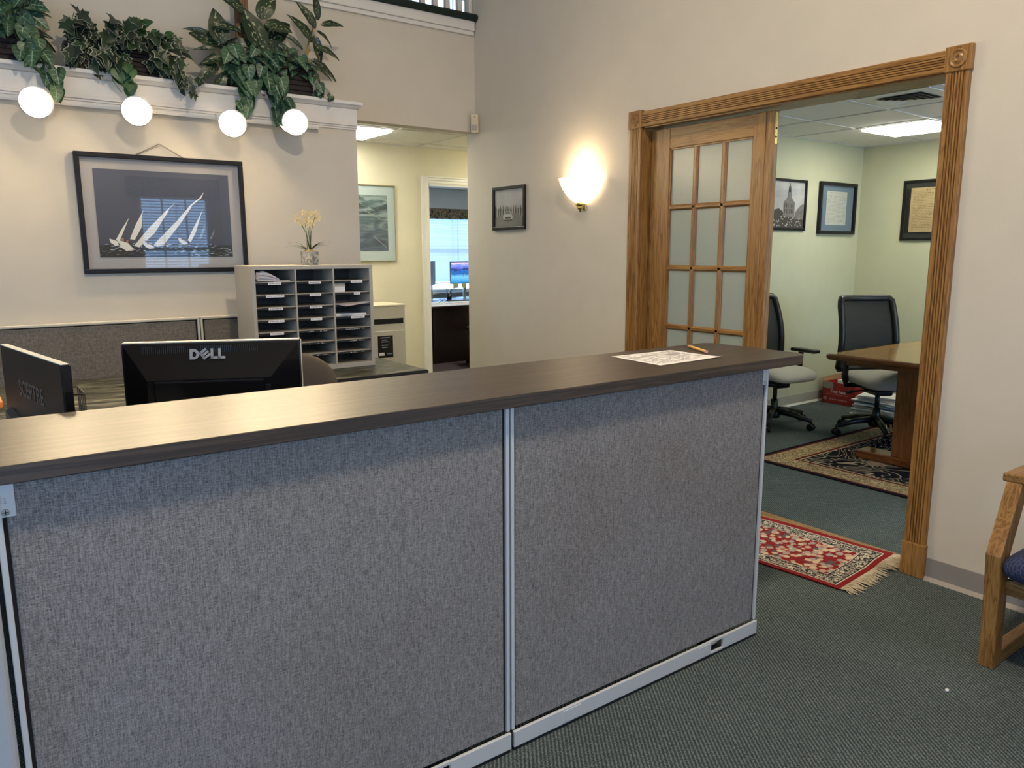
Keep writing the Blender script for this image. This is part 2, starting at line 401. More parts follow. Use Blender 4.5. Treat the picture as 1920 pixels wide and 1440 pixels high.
def printed(name, kind):
    m, t, b = nt(name)
    g = coords(t, kind='Generated')
    sx = node(t, 'ShaderNodeSeparateXYZ'); t.links.new(g, sx.inputs[0])
    if kind == 'sea':
        wob = math_n(t, 'MULTIPLY_ADD', noise_n(t, coords(t, (9, 9, 30)), 3.0, 4), 0.10, sx.outputs[2])
        c = ramp(t, wob, [(0.0, (0.004, 0.006, 0.009)), (0.18, (0.012, 0.018, 0.028)), (0.20, (0.050, 0.062, 0.100)), (1.0, (0.075, 0.090, 0.140))])  # bluish haze of the reflected room is mixed into the print colours
        f = ramp(t, noise_n(t, coords(t, (14, 14, 60)), 2.2, 5, 1.0), [(0.58, 0.0), (0.68, 0.6)])
        low = ramp(t, sx.outputs[2], [(0.13, 1.0), (0.17, 0.0)])
        c = mix(t, mix(t, low, (0, 0, 0), f), c, (0.25, 0.32, 0.36))
    elif kind == 'wave':
        w = noise_n(t, coords(t, (1.5, 1.5, 6)), 2.5, 5, 1.6)
        c = ramp(t, w, [(0.35, (0.05, 0.08, 0.09)), (0.5, (0.14, 0.22, 0.23)), (0.62, (0.34, 0.45, 0.43))])
        c = mix(t, ramp(t, sx.outputs[2], [(0.35, 0.7), (0.6, 0.0)]), c, (0.06, 0.09, 0.16))
    elif kind == 'floral':
        w = noise_n(t, coords(t), 16, 3, 2.5)
        c = ramp(t, w, [(0.36, (0.015, 0.018, 0.016)), (0.44, (0.06, 0.09, 0.06)), (0.50, (0.30, 0.26, 0.17)), (0.55, (0.09, 0.11, 0.08)), (0.60, (0.30, 0.10, 0.06))], 'CONSTANT')
    elif kind == 'scene':
        wob = math_n(t, 'MULTIPLY_ADD', noise_n(t, coords(t, (4, 4, 9)), 3.0, 4, 1.0), 0.30, math_n(t, 'SUBTRACT', sx.outputs[2], 0.15))
        c = ramp(t, wob, [(0.0, (0.01, 0.20, 0.45)), (0.30, (0.15, 0.45, 0.75)), (0.45, (0.01, 0.10, 0.32)), (0.58, (0.02, 0.12, 0.45)), (0.62, (0.02, 0.02, 0.10)), (0.70, (0.06, 0.10, 0.5)), (0.88, (0.22, 0.28, 0.75)), (1.0, (0.65, 0.48, 0.68))])
        t.links.new(c, b.inputs['Emission Color']); b.inputs['Emission Strength'].default_value = 1.0
    elif kind == 'concrete':
        c = ramp(t, noise_n(t, coords(t), 40, 4, 1.0), [(0.35, (0.16, 0.155, 0.14)), (0.55, (0.42, 0.41, 0.37)), (0.7, (0.55, 0.50, 0.38))])
    elif kind == 'glasswave':
        c = ramp(t, noise_n(t, coords(t), 12, 4), [(0.4, (0.3, 0.4, 0.5)), (0.6, (0.7, 0.8, 0.9))])
    t.links.new(c, b.inputs['Base Color']); b.inputs['Roughness'].default_value = 0.7 if kind != 'concrete' else 0.85
for n_, k_ in (('print_sea', 'sea'), ('print_wave', 'wave'), ('valance_floral', 'floral'), ('screen_scene', 'scene'), ('concrete', 'concrete')): printed(n_, k_)

def chair_mesh():
    m, t, b = nt('chair_mesh')
    out = t.nodes['Material Output']
    b.inputs['Base Color'].default_value = (0.022, 0.022, 0.02, 1); b.inputs['Roughness'].default_value = 0.8
    w = node(t, 'ShaderNodeTexWave', bands_direction='Z'); t.links.new(coords(t), w.inputs['Vector']); w.inputs['Scale'].default_value = 26
    k = ramp(t, w.outputs['Fac'], [(0.3, 0.0), (0.8, 0.05)])
    tr = node(t, 'ShaderNodeBsdfTransparent'); mx = node(t, 'ShaderNodeMixShader')
    t.links.new(k, mx.inputs[0]); t.links.new(b.outputs[0], mx.inputs[1]); t.links.new(tr.outputs[0], mx.inputs[2]); t.links.new(mx.outputs[0], out.inputs[0])
chair_mesh()

# ------------------------------------------------------------------ mesh helpers
LOCAL = {}
WMAT = {}
class MB:
    def __init__(s): s.bm = bmesh.new(); s.layers = {}
    def verts8(s, P, mi=0, bev=0.0, seg=2):
        v = [s.bm.verts.new(p) for p in P]
        F = [(0, 3, 2, 1), (4, 5, 6, 7), (0, 1, 5, 4), (1, 2, 6, 5), (2, 3, 7, 6), (3, 0, 4, 7)]
        fs = [s.bm.faces.new([v[i] for i in f]) for f in F]
        for f in fs: f.material_index = mi
        bmesh.ops.recalc_face_normals(s.bm, faces=fs)
        if bev:
            ed = list({e for f in fs for e in f.edges})
            r = bmesh.ops.bevel(s.bm, geom=ed, offset=bev, segments=seg, affect='EDGES', profile=0.5)
            for f in r['faces']: f.material_index = mi
        return s
    def box(s, lo, hi, bev=0.0, mi=0, seg=2):
        (a, b, c), (d, e, f) = lo, hi
        return s.verts8([(a, b, c), (d, b, c), (d, e, c), (a, e, c), (a, b, f), (d, b, f), (d, e, f), (a, e, f)], mi, bev, seg)
    def pbox(s, F, a, b, d, bev=0.0, mi=0):
        P = [F(a[0], b[0], d[0]), F(a[1], b[0], d[0]), F(a[1], b[1], d[0]), F(a[0], b[1], d[0]),
             F(a[0], b[0], d[1]), F(a[1], b[0], d[1]), F(a[1], b[1], d[1]), F(a[0], b[1], d[1])]
        return s.verts8(P, mi, bev)
    def face(s, pts, mi=0):
        f = s.bm.faces.new([s.bm.verts.new(p) for p in pts]); f.material_index = mi; return s
    def prism(s, bot, top, mi=0):
        a = [s.bm.verts.new(p) for p in bot]; b = [s.bm.verts.new(p) for p in top]; n = len(a); fs = []
        fs.append(s.bm.faces.new(a)); fs.append(s.bm.faces.new(b))
        for i in range(n): fs.append(s.bm.faces.new((a[i], a[(i+1) % n], b[(i+1) % n], b[i])))
        bmesh.ops.recalc_face_normals(s.bm, faces=fs)
        for f in fs: f.material_index = mi
        return s
    def extr(s, poly, axis, lo, hi, mi=0):
        """poly of 2D points in the two other axes (in xyz order), extruded along axis"""
        def P(p, k):
            q = list(p); q.insert(axis, k); return q
        return s.prism([P(p, lo) for p in poly], [P(p, hi) for p in poly], mi)
    def tube(s, pts, r, n=8, mi=0, cap=True):
        pts = [Vector(p) for p in pts]; rs = r if isinstance(r, (list, tuple)) else [r]*len(pts)
        rings = []; prev = None
        for i, p in enumerate(pts):
            t = (pts[min(i+1, len(pts)-1)] - pts[max(i-1, 0)]).normalized()
            if prev is None:
                a = t.orthogonal().normalized()
            else:
                a = (prev - t*prev.dot(t))
                a = a.normalized() if a.length > 1e-6 else t.orthogonal().normalized()
            prev = a; b = t.cross(a)
            rings.append([s.bm.verts.new(p + (a*math.cos(2*PI*k/n) + b*math.sin(2*PI*k/n))*rs[i]) for k in range(n)])
        fs = []
        for i in range(len(rings)-1):
            for k in range(n):
                fs.append(s.bm.faces.new((rings[i][k], rings[i][(k+1) % n], rings[i+1][(k+1) % n], rings[i+1][k])))
        if cap:
            fs.append(s.bm.faces.new(rings[0][::-1])); fs.append(s.bm.faces.new(rings[-1]))
        for f in fs: f.material_index = mi; f.smooth = len(f.verts) == 4
        return s
    def lathe(s, prof, c, ax, n=20, mi=0, up=None):
        """prof: (radius, distance along ax) from point c"""
        ax = Vector(ax).normalized(); a = ax.orthogonal().normalized(); b = ax.cross(a); c = Vector(c); rings = []
        for r, h in prof:
            rings.append([s.bm.verts.new(c + ax*h + (a*math.cos(2*PI*k/n) + b*math.sin(2*PI*k/n))*max(r, 1e-4)) for k in range(n)])
        fs = []
        for i in range(len(rings)-1):
            for k in range(n):
                fs.append(s.bm.faces.new((rings[i][k], rings[i][(k+1) % n], rings[i+1][(k+1) % n], rings[i+1][k])))
        fs.append(s.bm.faces.new(rings[0][::-1])); fs.append(s.bm.faces.new(rings[-1]))
        for f in fs: f.material_index = mi; f.smooth = len(f.verts) == 4
        return s
    def grid(s, rows, mi=0, smooth=True):
        V = [[s.bm.verts.new(p) for p in r] for r in rows]
        for i in range(len(V)-1):
            for j in range(len(V[0])-1):
                f = s.bm.faces.new((V[i][j], V[i][j+1], V[i+1][j+1], V[i+1][j])); f.smooth = smooth; f.material_index = mi
        return s
    def mesh(s, name, mats):
        bmesh.ops.remove_doubles(s.bm, verts=s.bm.verts, dist=1e-6) if False else None
        me = bpy.data.meshes.new(name); s.bm.to_mesh(me); s.bm.free()
        for m in (mats if isinstance(mats, (list, tuple)) else [mats]): me.materials.append(M[m] if isinstance(m, str) else m)
        return me
    def build(s, name, mats, parent=None, smooth=False, mods=None):
        me = s.mesh(name, mats)
        if smooth:
            for p in me.polygons: p.use_smooth = True
        return link(name, me, parent)
def is_local(p):
    while p is not None:
        if p.name in LOCAL: return True
        p = p.parent
    return False
def link(name, me, parent=None):
    o = bpy.data.objects.new(name, me); COL.objects.link(o)
    if parent is not None:
        o.parent = parent
        if parent.name in WMAT and parent.name not in LOCAL: o.matrix_parent_inverse = WMAT[parent.name].inverted()
    return o
def tag(o, label, cat, group=None, kind=None):
    o['label'] = label; o['category'] = cat
    if group: o['group'] = group
    if kind: o['kind'] = kind
    return o
def thing(name, label, cat, loc=(0, 0, 0), rz=0.0, group=None, local=False):
    o = bpy.data.objects.new(name, None); COL.objects.link(o); o.location = loc; o.rotation_euler = (0, 0, rz)
    o.empty_display_size = 0.05
    WMAT[o.name] = Matrix.Translation(loc) @ Matrix.Rotation(rz, 4, 'Z')
    if local: LOCAL[o.name] = 1
    return tag(o, label, cat, group)
def struct(name, mb, mats, parent=None):
    o = mb.build(name, mats, parent)
    if parent is None: o['kind'] = 'structure'
    return o
def sroot(name, loc=(0, 0, 0)):
    o = bpy.data.objects.new(name, None); COL.objects.link(o); o.location = loc; o['kind'] = 'structure'
    WMAT[o.name] = Matrix.Translation(loc); return o
def dup(root, loc, rz, label, group=None):
    def cp(o, par):
        c = o.copy(); COL.objects.link(c); c.parent = par
        for ch in list(o.children): cp(ch, c)
        return c
    r = cp(root, None); r.location = loc; r.rotation_euler = (0, 0, rz); r['label'] = label
    if group: r['group'] = group
    return r
def text_mesh(s, size, F, bold=0.0, extrude=0.0, shear=0.0, space=1.0, mat='ink', rot=0.0):
    cu = bpy.data.curves.new('txt', 'FONT'); cu.body = s; cu.size = size; cu.offset = bold; cu.extrude = extrude
    cu.shear = shear; cu.space_character = space; cu.resolution_u = 3
    o = bpy.data.objects.new('txt', cu); COL.objects.link(o)
    dg = bpy.context.evaluated_depsgraph_get(); me = bpy.data.meshes.new_from_object(o.evaluated_get(dg))
    bpy.data.objects.remove(o)
    c, sn = math.cos(rot), math.sin(rot)
    for v in me.vertices:
        x, y, z = v.co; v.co = F(x*c - y*sn, x*sn + y*c, z)
    me.materials.clear(); me.materials.append(M[mat]); me.update()
    return me
def planeA(x0, z0, y0):  # wall facing -Y : a right = +x, d towards viewer = -y
    return lambda a, b, d=0.0: Vector((x0 + a, y0 - d, z0 + b))
def planeB(y0, z0, x0):  # wall facing -X : a right = -y, d towards viewer = -x
    return lambda a, b, d=0.0: Vector((x0 - d, y0 - a, z0 + b))
def framebars(mb, F, w, h, fw, d0, d1, bev=0.003, mi=0):
    mb.pbox(F, (0, w), (0, fw), (d0, d1), bev, mi); mb.pbox(F, (0, w), (h-fw, h), (d0, d1), bev, mi)
    mb.pbox(F, (0, fw), (fw-.001, h-fw+.001), (d0, d1), bev, mi); mb.pbox(F, (w-fw, w), (fw-.001, h-fw+.001), (d0, d1), bev, mi)

# ------------------------------------------------------------------ setting: floors and ceilings
CEIL = 5.2; XB = 3.399; XC = 3.545; YA = 4.87; YH = 5.09; YW = 5.205
mb = MB(); mb.box((-3.6, -2.3, -0.1), (7.45, 6.41, 0.0)); struct('floor', mb, 'carpet_teal')
mb = MB(); mb.box((2.9, 6.41, -0.1), (8.6, 10.6, 0.0)); struct('floor.001', mb, 'carpet_plum')
mb = MB(); mb.box((-3.7, -2.4, CEIL), (8.0, 8.4, CEIL+.1)); struct('ceiling', mb, 'white_trim')

def tile_ceiling(name, z, x0, x1, y0, y1, gx, gy, pitch, skip, top):
    """T-bar ceiling: opaque deck above, grid bars, one object per tile"""
    mb = MB(); mb.box((x0, y0, z+0.03), (x1, y1, top)); root = struct(name, mb, 'tile')
    g = MB(); w = 0.009
    xs = [x for x in (gx + pitch*k for k in range(-40, 40)) if x0 < x < x1]
    ys = [y for y in (gy + pitch*k for k in range(-40, 40)) if y0 < y < y1]
    for x in xs: g.box((x-w, y0, z), (x+w, y1, z+0.012))
    for y in ys: g.box((x0, y-w, z+.0005), (x1, y+w, z+0.0125))
    for a, b in (((x0, y0), (x1, y0+.02)), ((x0, y1-.02), (x1, y1)), ((x0, y0), (x0+.02, y1)), ((x1-.02, y0), (x1, y1))):
        g.box((*a, z-.001), (*b, z+.012))
    g.build('grid_bars', 'grid_metal', root)
    X = [x0] + xs + [x1]; Y = [y0] + ys + [y1]
    for i in range(len(X)-1):
        for j in range(len(Y)-1):
            cx, cy = (X[i]+X[i+1])/2, (Y[j]+Y[j+1])/2
            if any(abs(cx-a) < .2 and abs(cy-b) < .2 for a, b in skip): continue
            t = MB(); t.box((X[i]+.004, Y[j]+.004, z+.005+random.uniform(0, .003)), (X[i+1]-.004, Y[j+1]-.004, z+.028))
            t.build('ceiling_tile', 'tile', root)
    return root
def troffer(cx, cy, z, sx, sy, label, name='ceiling_light'):
    t = thing(name, label, 'ceiling light', (cx, cy, z))
    f = MB()
    for a, b in (((-sx/2, -sy/2), (sx/2, -sy/2+.025)), ((-sx/2, sy/2-.025), (sx/2, sy/2)), ((-sx/2, -sy/2+.025), (-sx/2+.025, sy/2-.025)), ((sx/2-.025, -sy/2+.025), (sx/2, sy/2-.025))):
        f.box((cx+a[0], cy+a[1], z-.004), (cx+b[0], cy+b[1], z+.02))
    f.build('light_frame', 'grid_metal', t)
    d = MB(); d.box((cx-sx/2+.025, cy-sy/2+.025, z-.020), (cx+sx/2-.025, cy+sy/2-.025, z+.02)); d.build('diffuser', 'troffer', t)
    return t
# conference room ceiling 2.43, hall ceiling 2.40, office ceiling 2.40
P = 0.61
tile_ceiling('ceiling.001', 2.43, 3.56, 7.292, -0.6, 4.152, 4.91, 2.97, P, [(6.435, 3.275), (6.435, 0.835), (4.6, 0.835)], 2.62)
troffer(6.435, 3.275, 2.43, .585, .585, 'square fluorescent ceiling light glowing in the conference room ceiling')
troffer(6.435, 0.835, 2.43, .585, .585, 'added unseen ceiling light at the far end of the conference room')  # unseen, added to bring the conference room up to brightness
troffer(4.605, 0.835, 2.43, .585, .585, 'added unseen ceiling light near the doorway end of the conference room')  # unseen, added as a further light for the conference room
tile_ceiling('ceiling.002', 2.40, -1.0, 5.4, 5.205, 6.41, 3.006, 6.20, P, [(2.70, 5.9), (4.836, 5.9)], 2.62)
troffer(2.70, 5.895, 2.40, .585, .585, 'fluorescent ceiling light in the hall beyond the sailing picture wall')
mb = MB(); mb.box((2.9, 6.53, 2.40), (8.6, 10.6, 2.5)); struct('ceiling.003', mb, 'tile')
troffer(6.2, 8.2, 2.395, .6, 1.2, 'added unseen ceiling light of the blue office behind the hall door')  # unseen lamp added for mild light in the office

troffer(4.836, 5.895, 2.40, .585, .585, 'added ceiling light brightening the hall, hidden behind the sconce wall')  # hidden lamp added to brighten the hall walls and ceiling
# vent in conference ceiling tile
v = thing('ceiling_vent', 'white square air vent in the conference room ceiling', 'vent', (5.17, 2.66, 2.43))
mb = MB()
for k in range(4):
    a = 0.150 - 0.036*k; z0 = 2.424 - 0.002*k
    ring = [(5.17-a, 2.66-a), (5.17+a, 2.66-a), (5.17+a, 2.66+a), (5.17-a, 2.66+a)]; b_ = a-.030
    ring2 = [(5.17-b_, 2.66-b_), (5.17+b_, 2.66-b_), (5.17+b_, 2.66+b_), (5.17-b_, 2.66+b_)]
    for i in range(4):
        j = (i+1) % 4
        mb.face([(*ring[i], z0-.012), (*ring[j], z0-.012), (*ring2[j], z0-.002), (*ring2[i], z0-.002)])
mb.box((4.93, 2.42, 2.4255), (5.41, 2.51, 2.4305)); mb.box((4.93, 2.81, 2.4255), (5.41, 2.90, 2.4305)); mb.box((4.93, 2.51, 2.4255), (5.02, 2.81, 2.4305)); mb.box((5.32, 2.51, 2.4255), (5.41, 2.81, 2.4305)); mb.build('vent_louvre', 'vent_metal', v)
mb = MB(); mb.box((4.98, 2.47, 2.432), (5.36, 2.85, 2.444)); mb.build('vent_throat', 'reveal_dark', v)

# ------------------------------------------------------------------ setting: walls
OP0, OP1, OPZ = 1.597, 3.305, 2.165      # oak doorway opening in the right wall
mb = MB()
mb.box((XB, -2.3, 0), (XC, OP0-.03, CEIL)); mb.box((XB, OP1+.03, 0), (XC, YW, CEIL)); mb.box((XB, OP0-.03, OPZ+.02), (XC, OP1+.03, CEIL))
struct('wall_right', mb, 'wall_beige')
mb = MB(); mb.box((-3.6, YA, 0), (2.302, YW, 2.415)); struct('wall_back', mb, 'wall_beige')
mb = MB(); mb.box((-3.6, YH, 2.35), (XB, YW, 3.14)); struct('wall_back.001', mb, 'wall_beige')
def wall_with_windows(name, axis, c0, c1, lo, hi, z1, wins, mat, zb=0.0):
    """axis 'y': wall in XZ between y=c0..c1 ; wins: (a0,a1,b0,b1)"""
    mb = MB(); wins = sorted(wins); cur = lo
    def bx(a0, a1, b0, b1):
        if axis == 'y': mb.box((a0, c0, b0), (a1, c1, b1))
        else: mb.box((c0, a0, b0), (c1, a1, b1))
    for a0, a1, b0, b1 in wins:
        bx(cur, a0, zb, z1); bx(a0, a1, zb, b0); bx(a0, a1, b1, z1); cur = a1
    bx(cur, hi, zb, z1)
    return struct(name, mb, mat)
wall_with_windows('wall_front', 'y', -2.3, -2.2, -3.6, 3.6, CEIL, [(a, b, .84, 2.4) for a, b in BACKWIN] + [(2.28, 3.24, .75, 2.25)], 'wall_beige')
wall_with_windows('wall_left', 'x', -3.6, -3.5, -2.3, 8.4, CEIL, [(.2, 2.2, .84, 2.4)], 'wall_beige')
# conference room
mb = MB(); mb.box((XC, 4.152, 0), (7.4, 4.25, 2.62)); struct('wall_left.001', mb, 'wall_green')
mb = MB(); mb.box((7.292, -0.7, 0), (7.4, 4.152, 2.62)); struct('wall_back.002', mb, 'wall_green')
wall_with_windows('wall_right.001', 'y', -0.7, -0.6, XC, 7.4, 2.62, [(4.3, 6.5, .85, 2.15)], 'wall_green')  # opening for the added window
mb = MB(); mb.box((XC+.001, -0.6, 0), (XC+.012, OP0-.03, 2.62)); mb.box((XC+.001, OP1+.03, 0), (XC+.012, 4.152, 2.62)); mb.box((XC+.001, OP0-.03, OPZ+.02), (XC+.012, OP1+.03, 2.62))
struct('wall_front.001', mb, 'wall_green')
# hall
HX0, HX1 = 3.735, 4.56
mb = MB(); mb.box((-1.1, 6.41, 0), (HX0, 6.53, 2.6)); mb.box((HX1, 6.41, 0), (8.7, 6.53, 2.6)); mb.box((HX0, 6.41, 2.075), (HX1, 6.53, 2.6)); struct('wall_back.003', mb, 'wall_cream')
mb = MB(); mb.box((5.4, 5.1, 0), (5.5, 6.41, 2.6)); struct('wall_right.002', mb, 'wall_cream')
mb = MB(); mb.box((XC, 5.1, 0), (5.4, YW, 2.6)); struct('wall_front.002', mb, 'wall_cream')
mb = MB(); mb.box((-1.1, YW, 0), (-1.0, 6.41, 2.6)); struct('wall_left.002', mb, 'wall_cream')
# office
wall_with_windows('wall_back.004', 'y', 10.35, 10.45, 2.9, 8.6, 2.5, [(5.5, 7.5, .82, 2.10)], 'wall_blue')
mb = MB(); mb.box((2.9, 6.53, 0), (3.0, 10.35, 2.5)); struct('wall_left.003', mb, 'wall_blue')
mb = MB(); mb.box((8.5, 6.53, 0), (8.6, 10.35, 2.5)); struct('wall_right.003', mb, 'wall_blue')
# loft
mb = MB(); mb.box((-3.5, YW, 2.62), (8.0, 8.3, 3.14)); struct('floor.002', mb, 'white_trim')
wall_with_windows('wall_back.005', 'y', 8.2, 8.3, -3.5, 8.0, CEIL, [(3.9, 6.5, 3.85, 5.0)], 'wall_beige', 3.14)
mb = MB(); mb.box((7.9, 5.1, 3.14), (8.0, 8.2, CEIL)); struct('wall_right.004', mb, 'wall_beige')
mb = MB(); mb.box((XC, 5.1, 3.14), (8.0, YW, CEIL)); struct('wall_front.003', mb, 'wall_beige')

# baseboards
mb = MB(); mb.box((XB-.006, -2.2, .012), (XB, 1.50, .102), .002); o = struct('baseboard_right', mb, 'base_rubber')
m2 = MB(); m2.extr([(XB-.02, 0.0), (XB-.001, 0.0), (XB-.006, .016)], 1, -2.2, 1.50) if False else m2.prism([(XB-.022, -2.2, 0), (XB-.001, -2.2, 0), (XB-.006, -2.2, .016)], [(XB-.022, 1.5, 0), (XB-.001, 1.5, 0), (XB-.006, 1.5, .016)])
m2.build('toe', 'base_edge', o)
mb = MB(); mb.box((XB-.006, 3.41, .0), (XB, YW, .102), .002); struct('baseboard_right.001', mb, 'base_rubber')
mb = MB(); mb.box((XC+.013, 4.146, .012), (7.292, 4.152, .102), .002); o = struct('baseboard_left', mb, 'base_green')
m2 = MB(); m2.prism([(XC+.013, 4.13, 0), (XC+.013, 4.151, 0), (XC+.013, 4.146, .018)], [(7.29, 4.13, 0), (7.29, 4.151, 0), (7.29, 4.146, .018)]); m2.build('toe', 'text_cream', o)
mb = MB(); mb.box((7.286, -.6, 0), (7.292, 4.146, .102), .002); struct('baseboard_back', mb, 'base_green')
mb = MB(); mb.box((-1, 6.402, 0), (HX0-.075, 6.41, .10), .002); struct('baseboard_back.001', mb, 'base_green')

# plant ledge trim: cap moulding, fascia, bed moulding
mb = MB(); mb.box((-3.4, YA-.05, 2.395), (2.335, YH-.001, 2.418), .006, seg=3)
mb.prism([(-3.4, YA-.001, 2.372), (-3.4, YA-.022, 2.380), (-3.4, YA-.036, 2.396), (-3.4, YA-.001, 2.396)], [(2.322, YA-.001, 2.372), (2.322, YA-.022, 2.380), (2.322, YA-.036, 2.396), (2.322, YA-.001, 2.396)])
struct('trim_1', mb, 'white_trim')
mb = MB(); mb.box((-3.4, YA-.014, 2.285), (2.306, YA, 2.374), .002)
for z0, z1, d in ((2.268, 2.285, .020), (2.255, 2.268, .012), (2.243, 2.255, .007)): mb.box((-3.4, YA-d, z0), (2.306, YA, z1), .002)
struct('trim_2', mb, 'white_trim')
# loft fascia board and nosing
mb = MB(); mb.box((-3.4, YH-.030, 3.075), (XB-.012, YH, 3.145), .006); mb.box((-3.4, YH-.016, 3.045), (XB-.012, YH, 3.075), .004); struct('trim_3', mb, 'white_trim')
mb = MB(); mb.tube([(-3.4, YH-.04, 3.166), (XB-.006, YH-.04, 3.166)], .024, 10); mb.box((-3.4, YH-.04, 3.142), (XB-.006, 8.2, 3.188)); struct('trim_4', mb, 'loft_carpet')
for i in range(33):
    x = 3.30 - .105*i
    if x < -0.2: break
    mb = MB(); mb.box((x-.019, YH+.035, 3.185), (x+.019, YH+.073, 4.06), .003)
    mb.build('baluster', 'white_trim', bpy.data.objects['railing'] if 'railing' in bpy.data.objects else tag(thing('railing', 'white loft balustrade at the top edge of the room', 'railing', (1.5, YH+.05, 3.185)), 'white loft balustrade at the top edge of the room', 'railing'))
mb = MB(); mb.box((-.3, YH+.015, 4.06), (XB-.01, YH+.093, 4.12), .01); mb.build('handrail', 'white_trim', bpy.data.objects['railing'])
mb = MB(); mb.box((XB-.03, YH+.02, 3.185), (XB-.005, YH+.09, 4.2), .004); mb.build('newel_trim', 'white_trim', bpy.data.objects['railing'])

# windows
def window_y(name, x0, x1, z0, z1, y, ny, bars, mat='white_gloss', slat=0.05, blinds=True, closed=55, zbot=None):
    """window in a wall of constant y ; ny = inward direction sign"""
    r = sroot(name, ((x0+x1)/2, y, z0))
    f = MB(); w = .045
    for a, b in (((x0, z0), (x1, z0+w)), ((x0, z1-w), (x1, z1)), ((x0, z0), (x0+w, z1)), ((x1-w, z0), (x1, z1))):
        f.box((a[0], y-.03, a[1]), (b[0], y+.03, b[1]), .003)
    f.build('window_frame', mat, r)
    for k in range(1, bars+1):
        x = x0 + (x1-x0)*k/(bars+1); g = MB(); g.box((x-.011, y-.015, z0+w), (x+.011, y+.015, z1-w)); g.build('muntin', mat, r)
    zm = (z0+z1)/2; g = MB(); g.box((x0+w, y-.022, zm-.022), (x1-w, y+.022, zm+.022)); g.build('meeting_rail', mat, r)
    g = MB(); g.face([(x0+w, y, z0+w), (x1-w, y, z0+w), (x1-w, y, z1-w), (x0+w, y, z1-w)]); g.build('pane', 'glazing', r)
    g = MB(); yi = y+ny*.09; g.box((x0-.06, min(y, yi), z0-.03), (x1+.06, max(y, yi), z0), .004); g.build('window_sill', mat, r)
    return r
def blinds_y(x0, x1, z0, z1, y, pitch, tilt, label, loc=None, wid=.025):
    t = thing('window_blind', label, 'blind', ((x0+x1)/2, y, z1))
    h = MB(); h.box((x0, y-.02, z1-.03), (x1, y+.02, z1), .003); h.build('head_rail', 'white_gloss', t)
    s = MB(); z = z1-.045; c, sn = math.cos(R(tilt))*wid/2, math.sin(R(tilt))*wid/2
    while z > z0+.02:
        s.face([(x0, y-c, z-sn), (x1, y-c, z-sn), (x1, y+c, z+sn), (x0, y+c, z+sn)]); z -= pitch
    o = s.build('slats', 'blind_slat', t); o['kind'] = 'stuff'
    b = MB(); b.box((x0, y-.012, z0), (x1, y+.012, z0+.015), .002); b.build('bottom_rail', 'white_gloss', t)
    w = MB()
    for x in (x0+.12, x1-.12): w.tube([(x, y-.018, z1-.02), (x, y-.018, z0+.01)], .0012, 5)
    w.build('ladder_cord', 'white_gloss', t)
    w = MB(); w.tube([(x0+(x1-x0)*.52, y-.035, z1-.02), (x0+(x1-x0)*.52, y-.035, z0+.25)], .004, 6); w.build('tilt_wand', 'white_gloss', t)
    return t
for i, (a, b) in enumerate(BACKWIN): window_y('window_%d' % (i+1), a, b, .84, 2.4, -2.25, 1, 2)
window_y('window_3', 2.28, 3.24, .75, 2.25, -2.25, 1, 2)
blinds_y(2.32, 3.20, .80, 2.24, -2.17, .040, -28, 'horizontal blind on the front window, seen mirrored in the sailing picture', wid=.034)
mb = MB(); mb.box((2.12, -2.145, 2.22), (3.36, -2.05, 2.48), .01); tag(mb.build('valance', 'valance_floral'), 'floral valance over the front window behind the camera', 'valance')
r = sroot('window_4', (-3.55, 1.2, .84)); f = MB()
for a, b in (((.2, .84), (2.2, .89)), ((.2, 2.35), (2.2, 2.4)), ((.2, .84), (.25, 2.4)), ((2.15, .84), (2.2, 2.4)), ((1.18, .84), (1.22, 2.4))): f.box((-3.58, a[0], a[1]), (-3.52, b[0], b[1]), .003)
f.build('window_frame', 'white_gloss', r); g = MB(); g.face([(-3.55, .25, .89), (-3.55, 2.15, .89), (-3.55, 2.15, 2.35), (-3.55, .25, 2.35)]); g.build('pane', 'glazing', r)
window_y('window_5', 5.5, 7.5, .82, 2.10, 10.40, -1, 1)
blinds_y(5.52, 7.48, .955, 2.03, 10.340, .023, 64, 'pale blue horizontal blind on the office window behind the monitors')
mb = MB(); n = 40
rows = []
for z, dd in ((2.095, .0), (2.06, .01), (1.94, .016)):
    rows.append([(5.4 + 2.2*k/n, 10.24 - dd - .012*math.sin(k*1.7), z) for k in range(n+1)])
mb.grid(rows); mb.box((5.4, 10.245, 1.95), (7.6, 10.30, 2.095)); mb.box((5.4, 10.295, 1.95), (5.42, 10.35, 2.095)); mb.box((7.58, 10.295, 1.95), (7.6, 10.35, 2.095)); tag(mb.build('valance', 'valance_floral'), 'dark floral valance above the office window blind', 'valance')
window_y('window_7', 4.3, 6.5, .85, 2.15, -.65, 1, 2)  # unseen window added so daylight lifts the conference ceiling
window_y('window_6', 3.9, 6.5, 3.85, 5.0, 8.25, -1, 3)
blinds_y(3.95, 6.45, 3.88, 4.98, 8.17, .05, 15, 'white blind on the loft window behind the balusters', wid=.045)

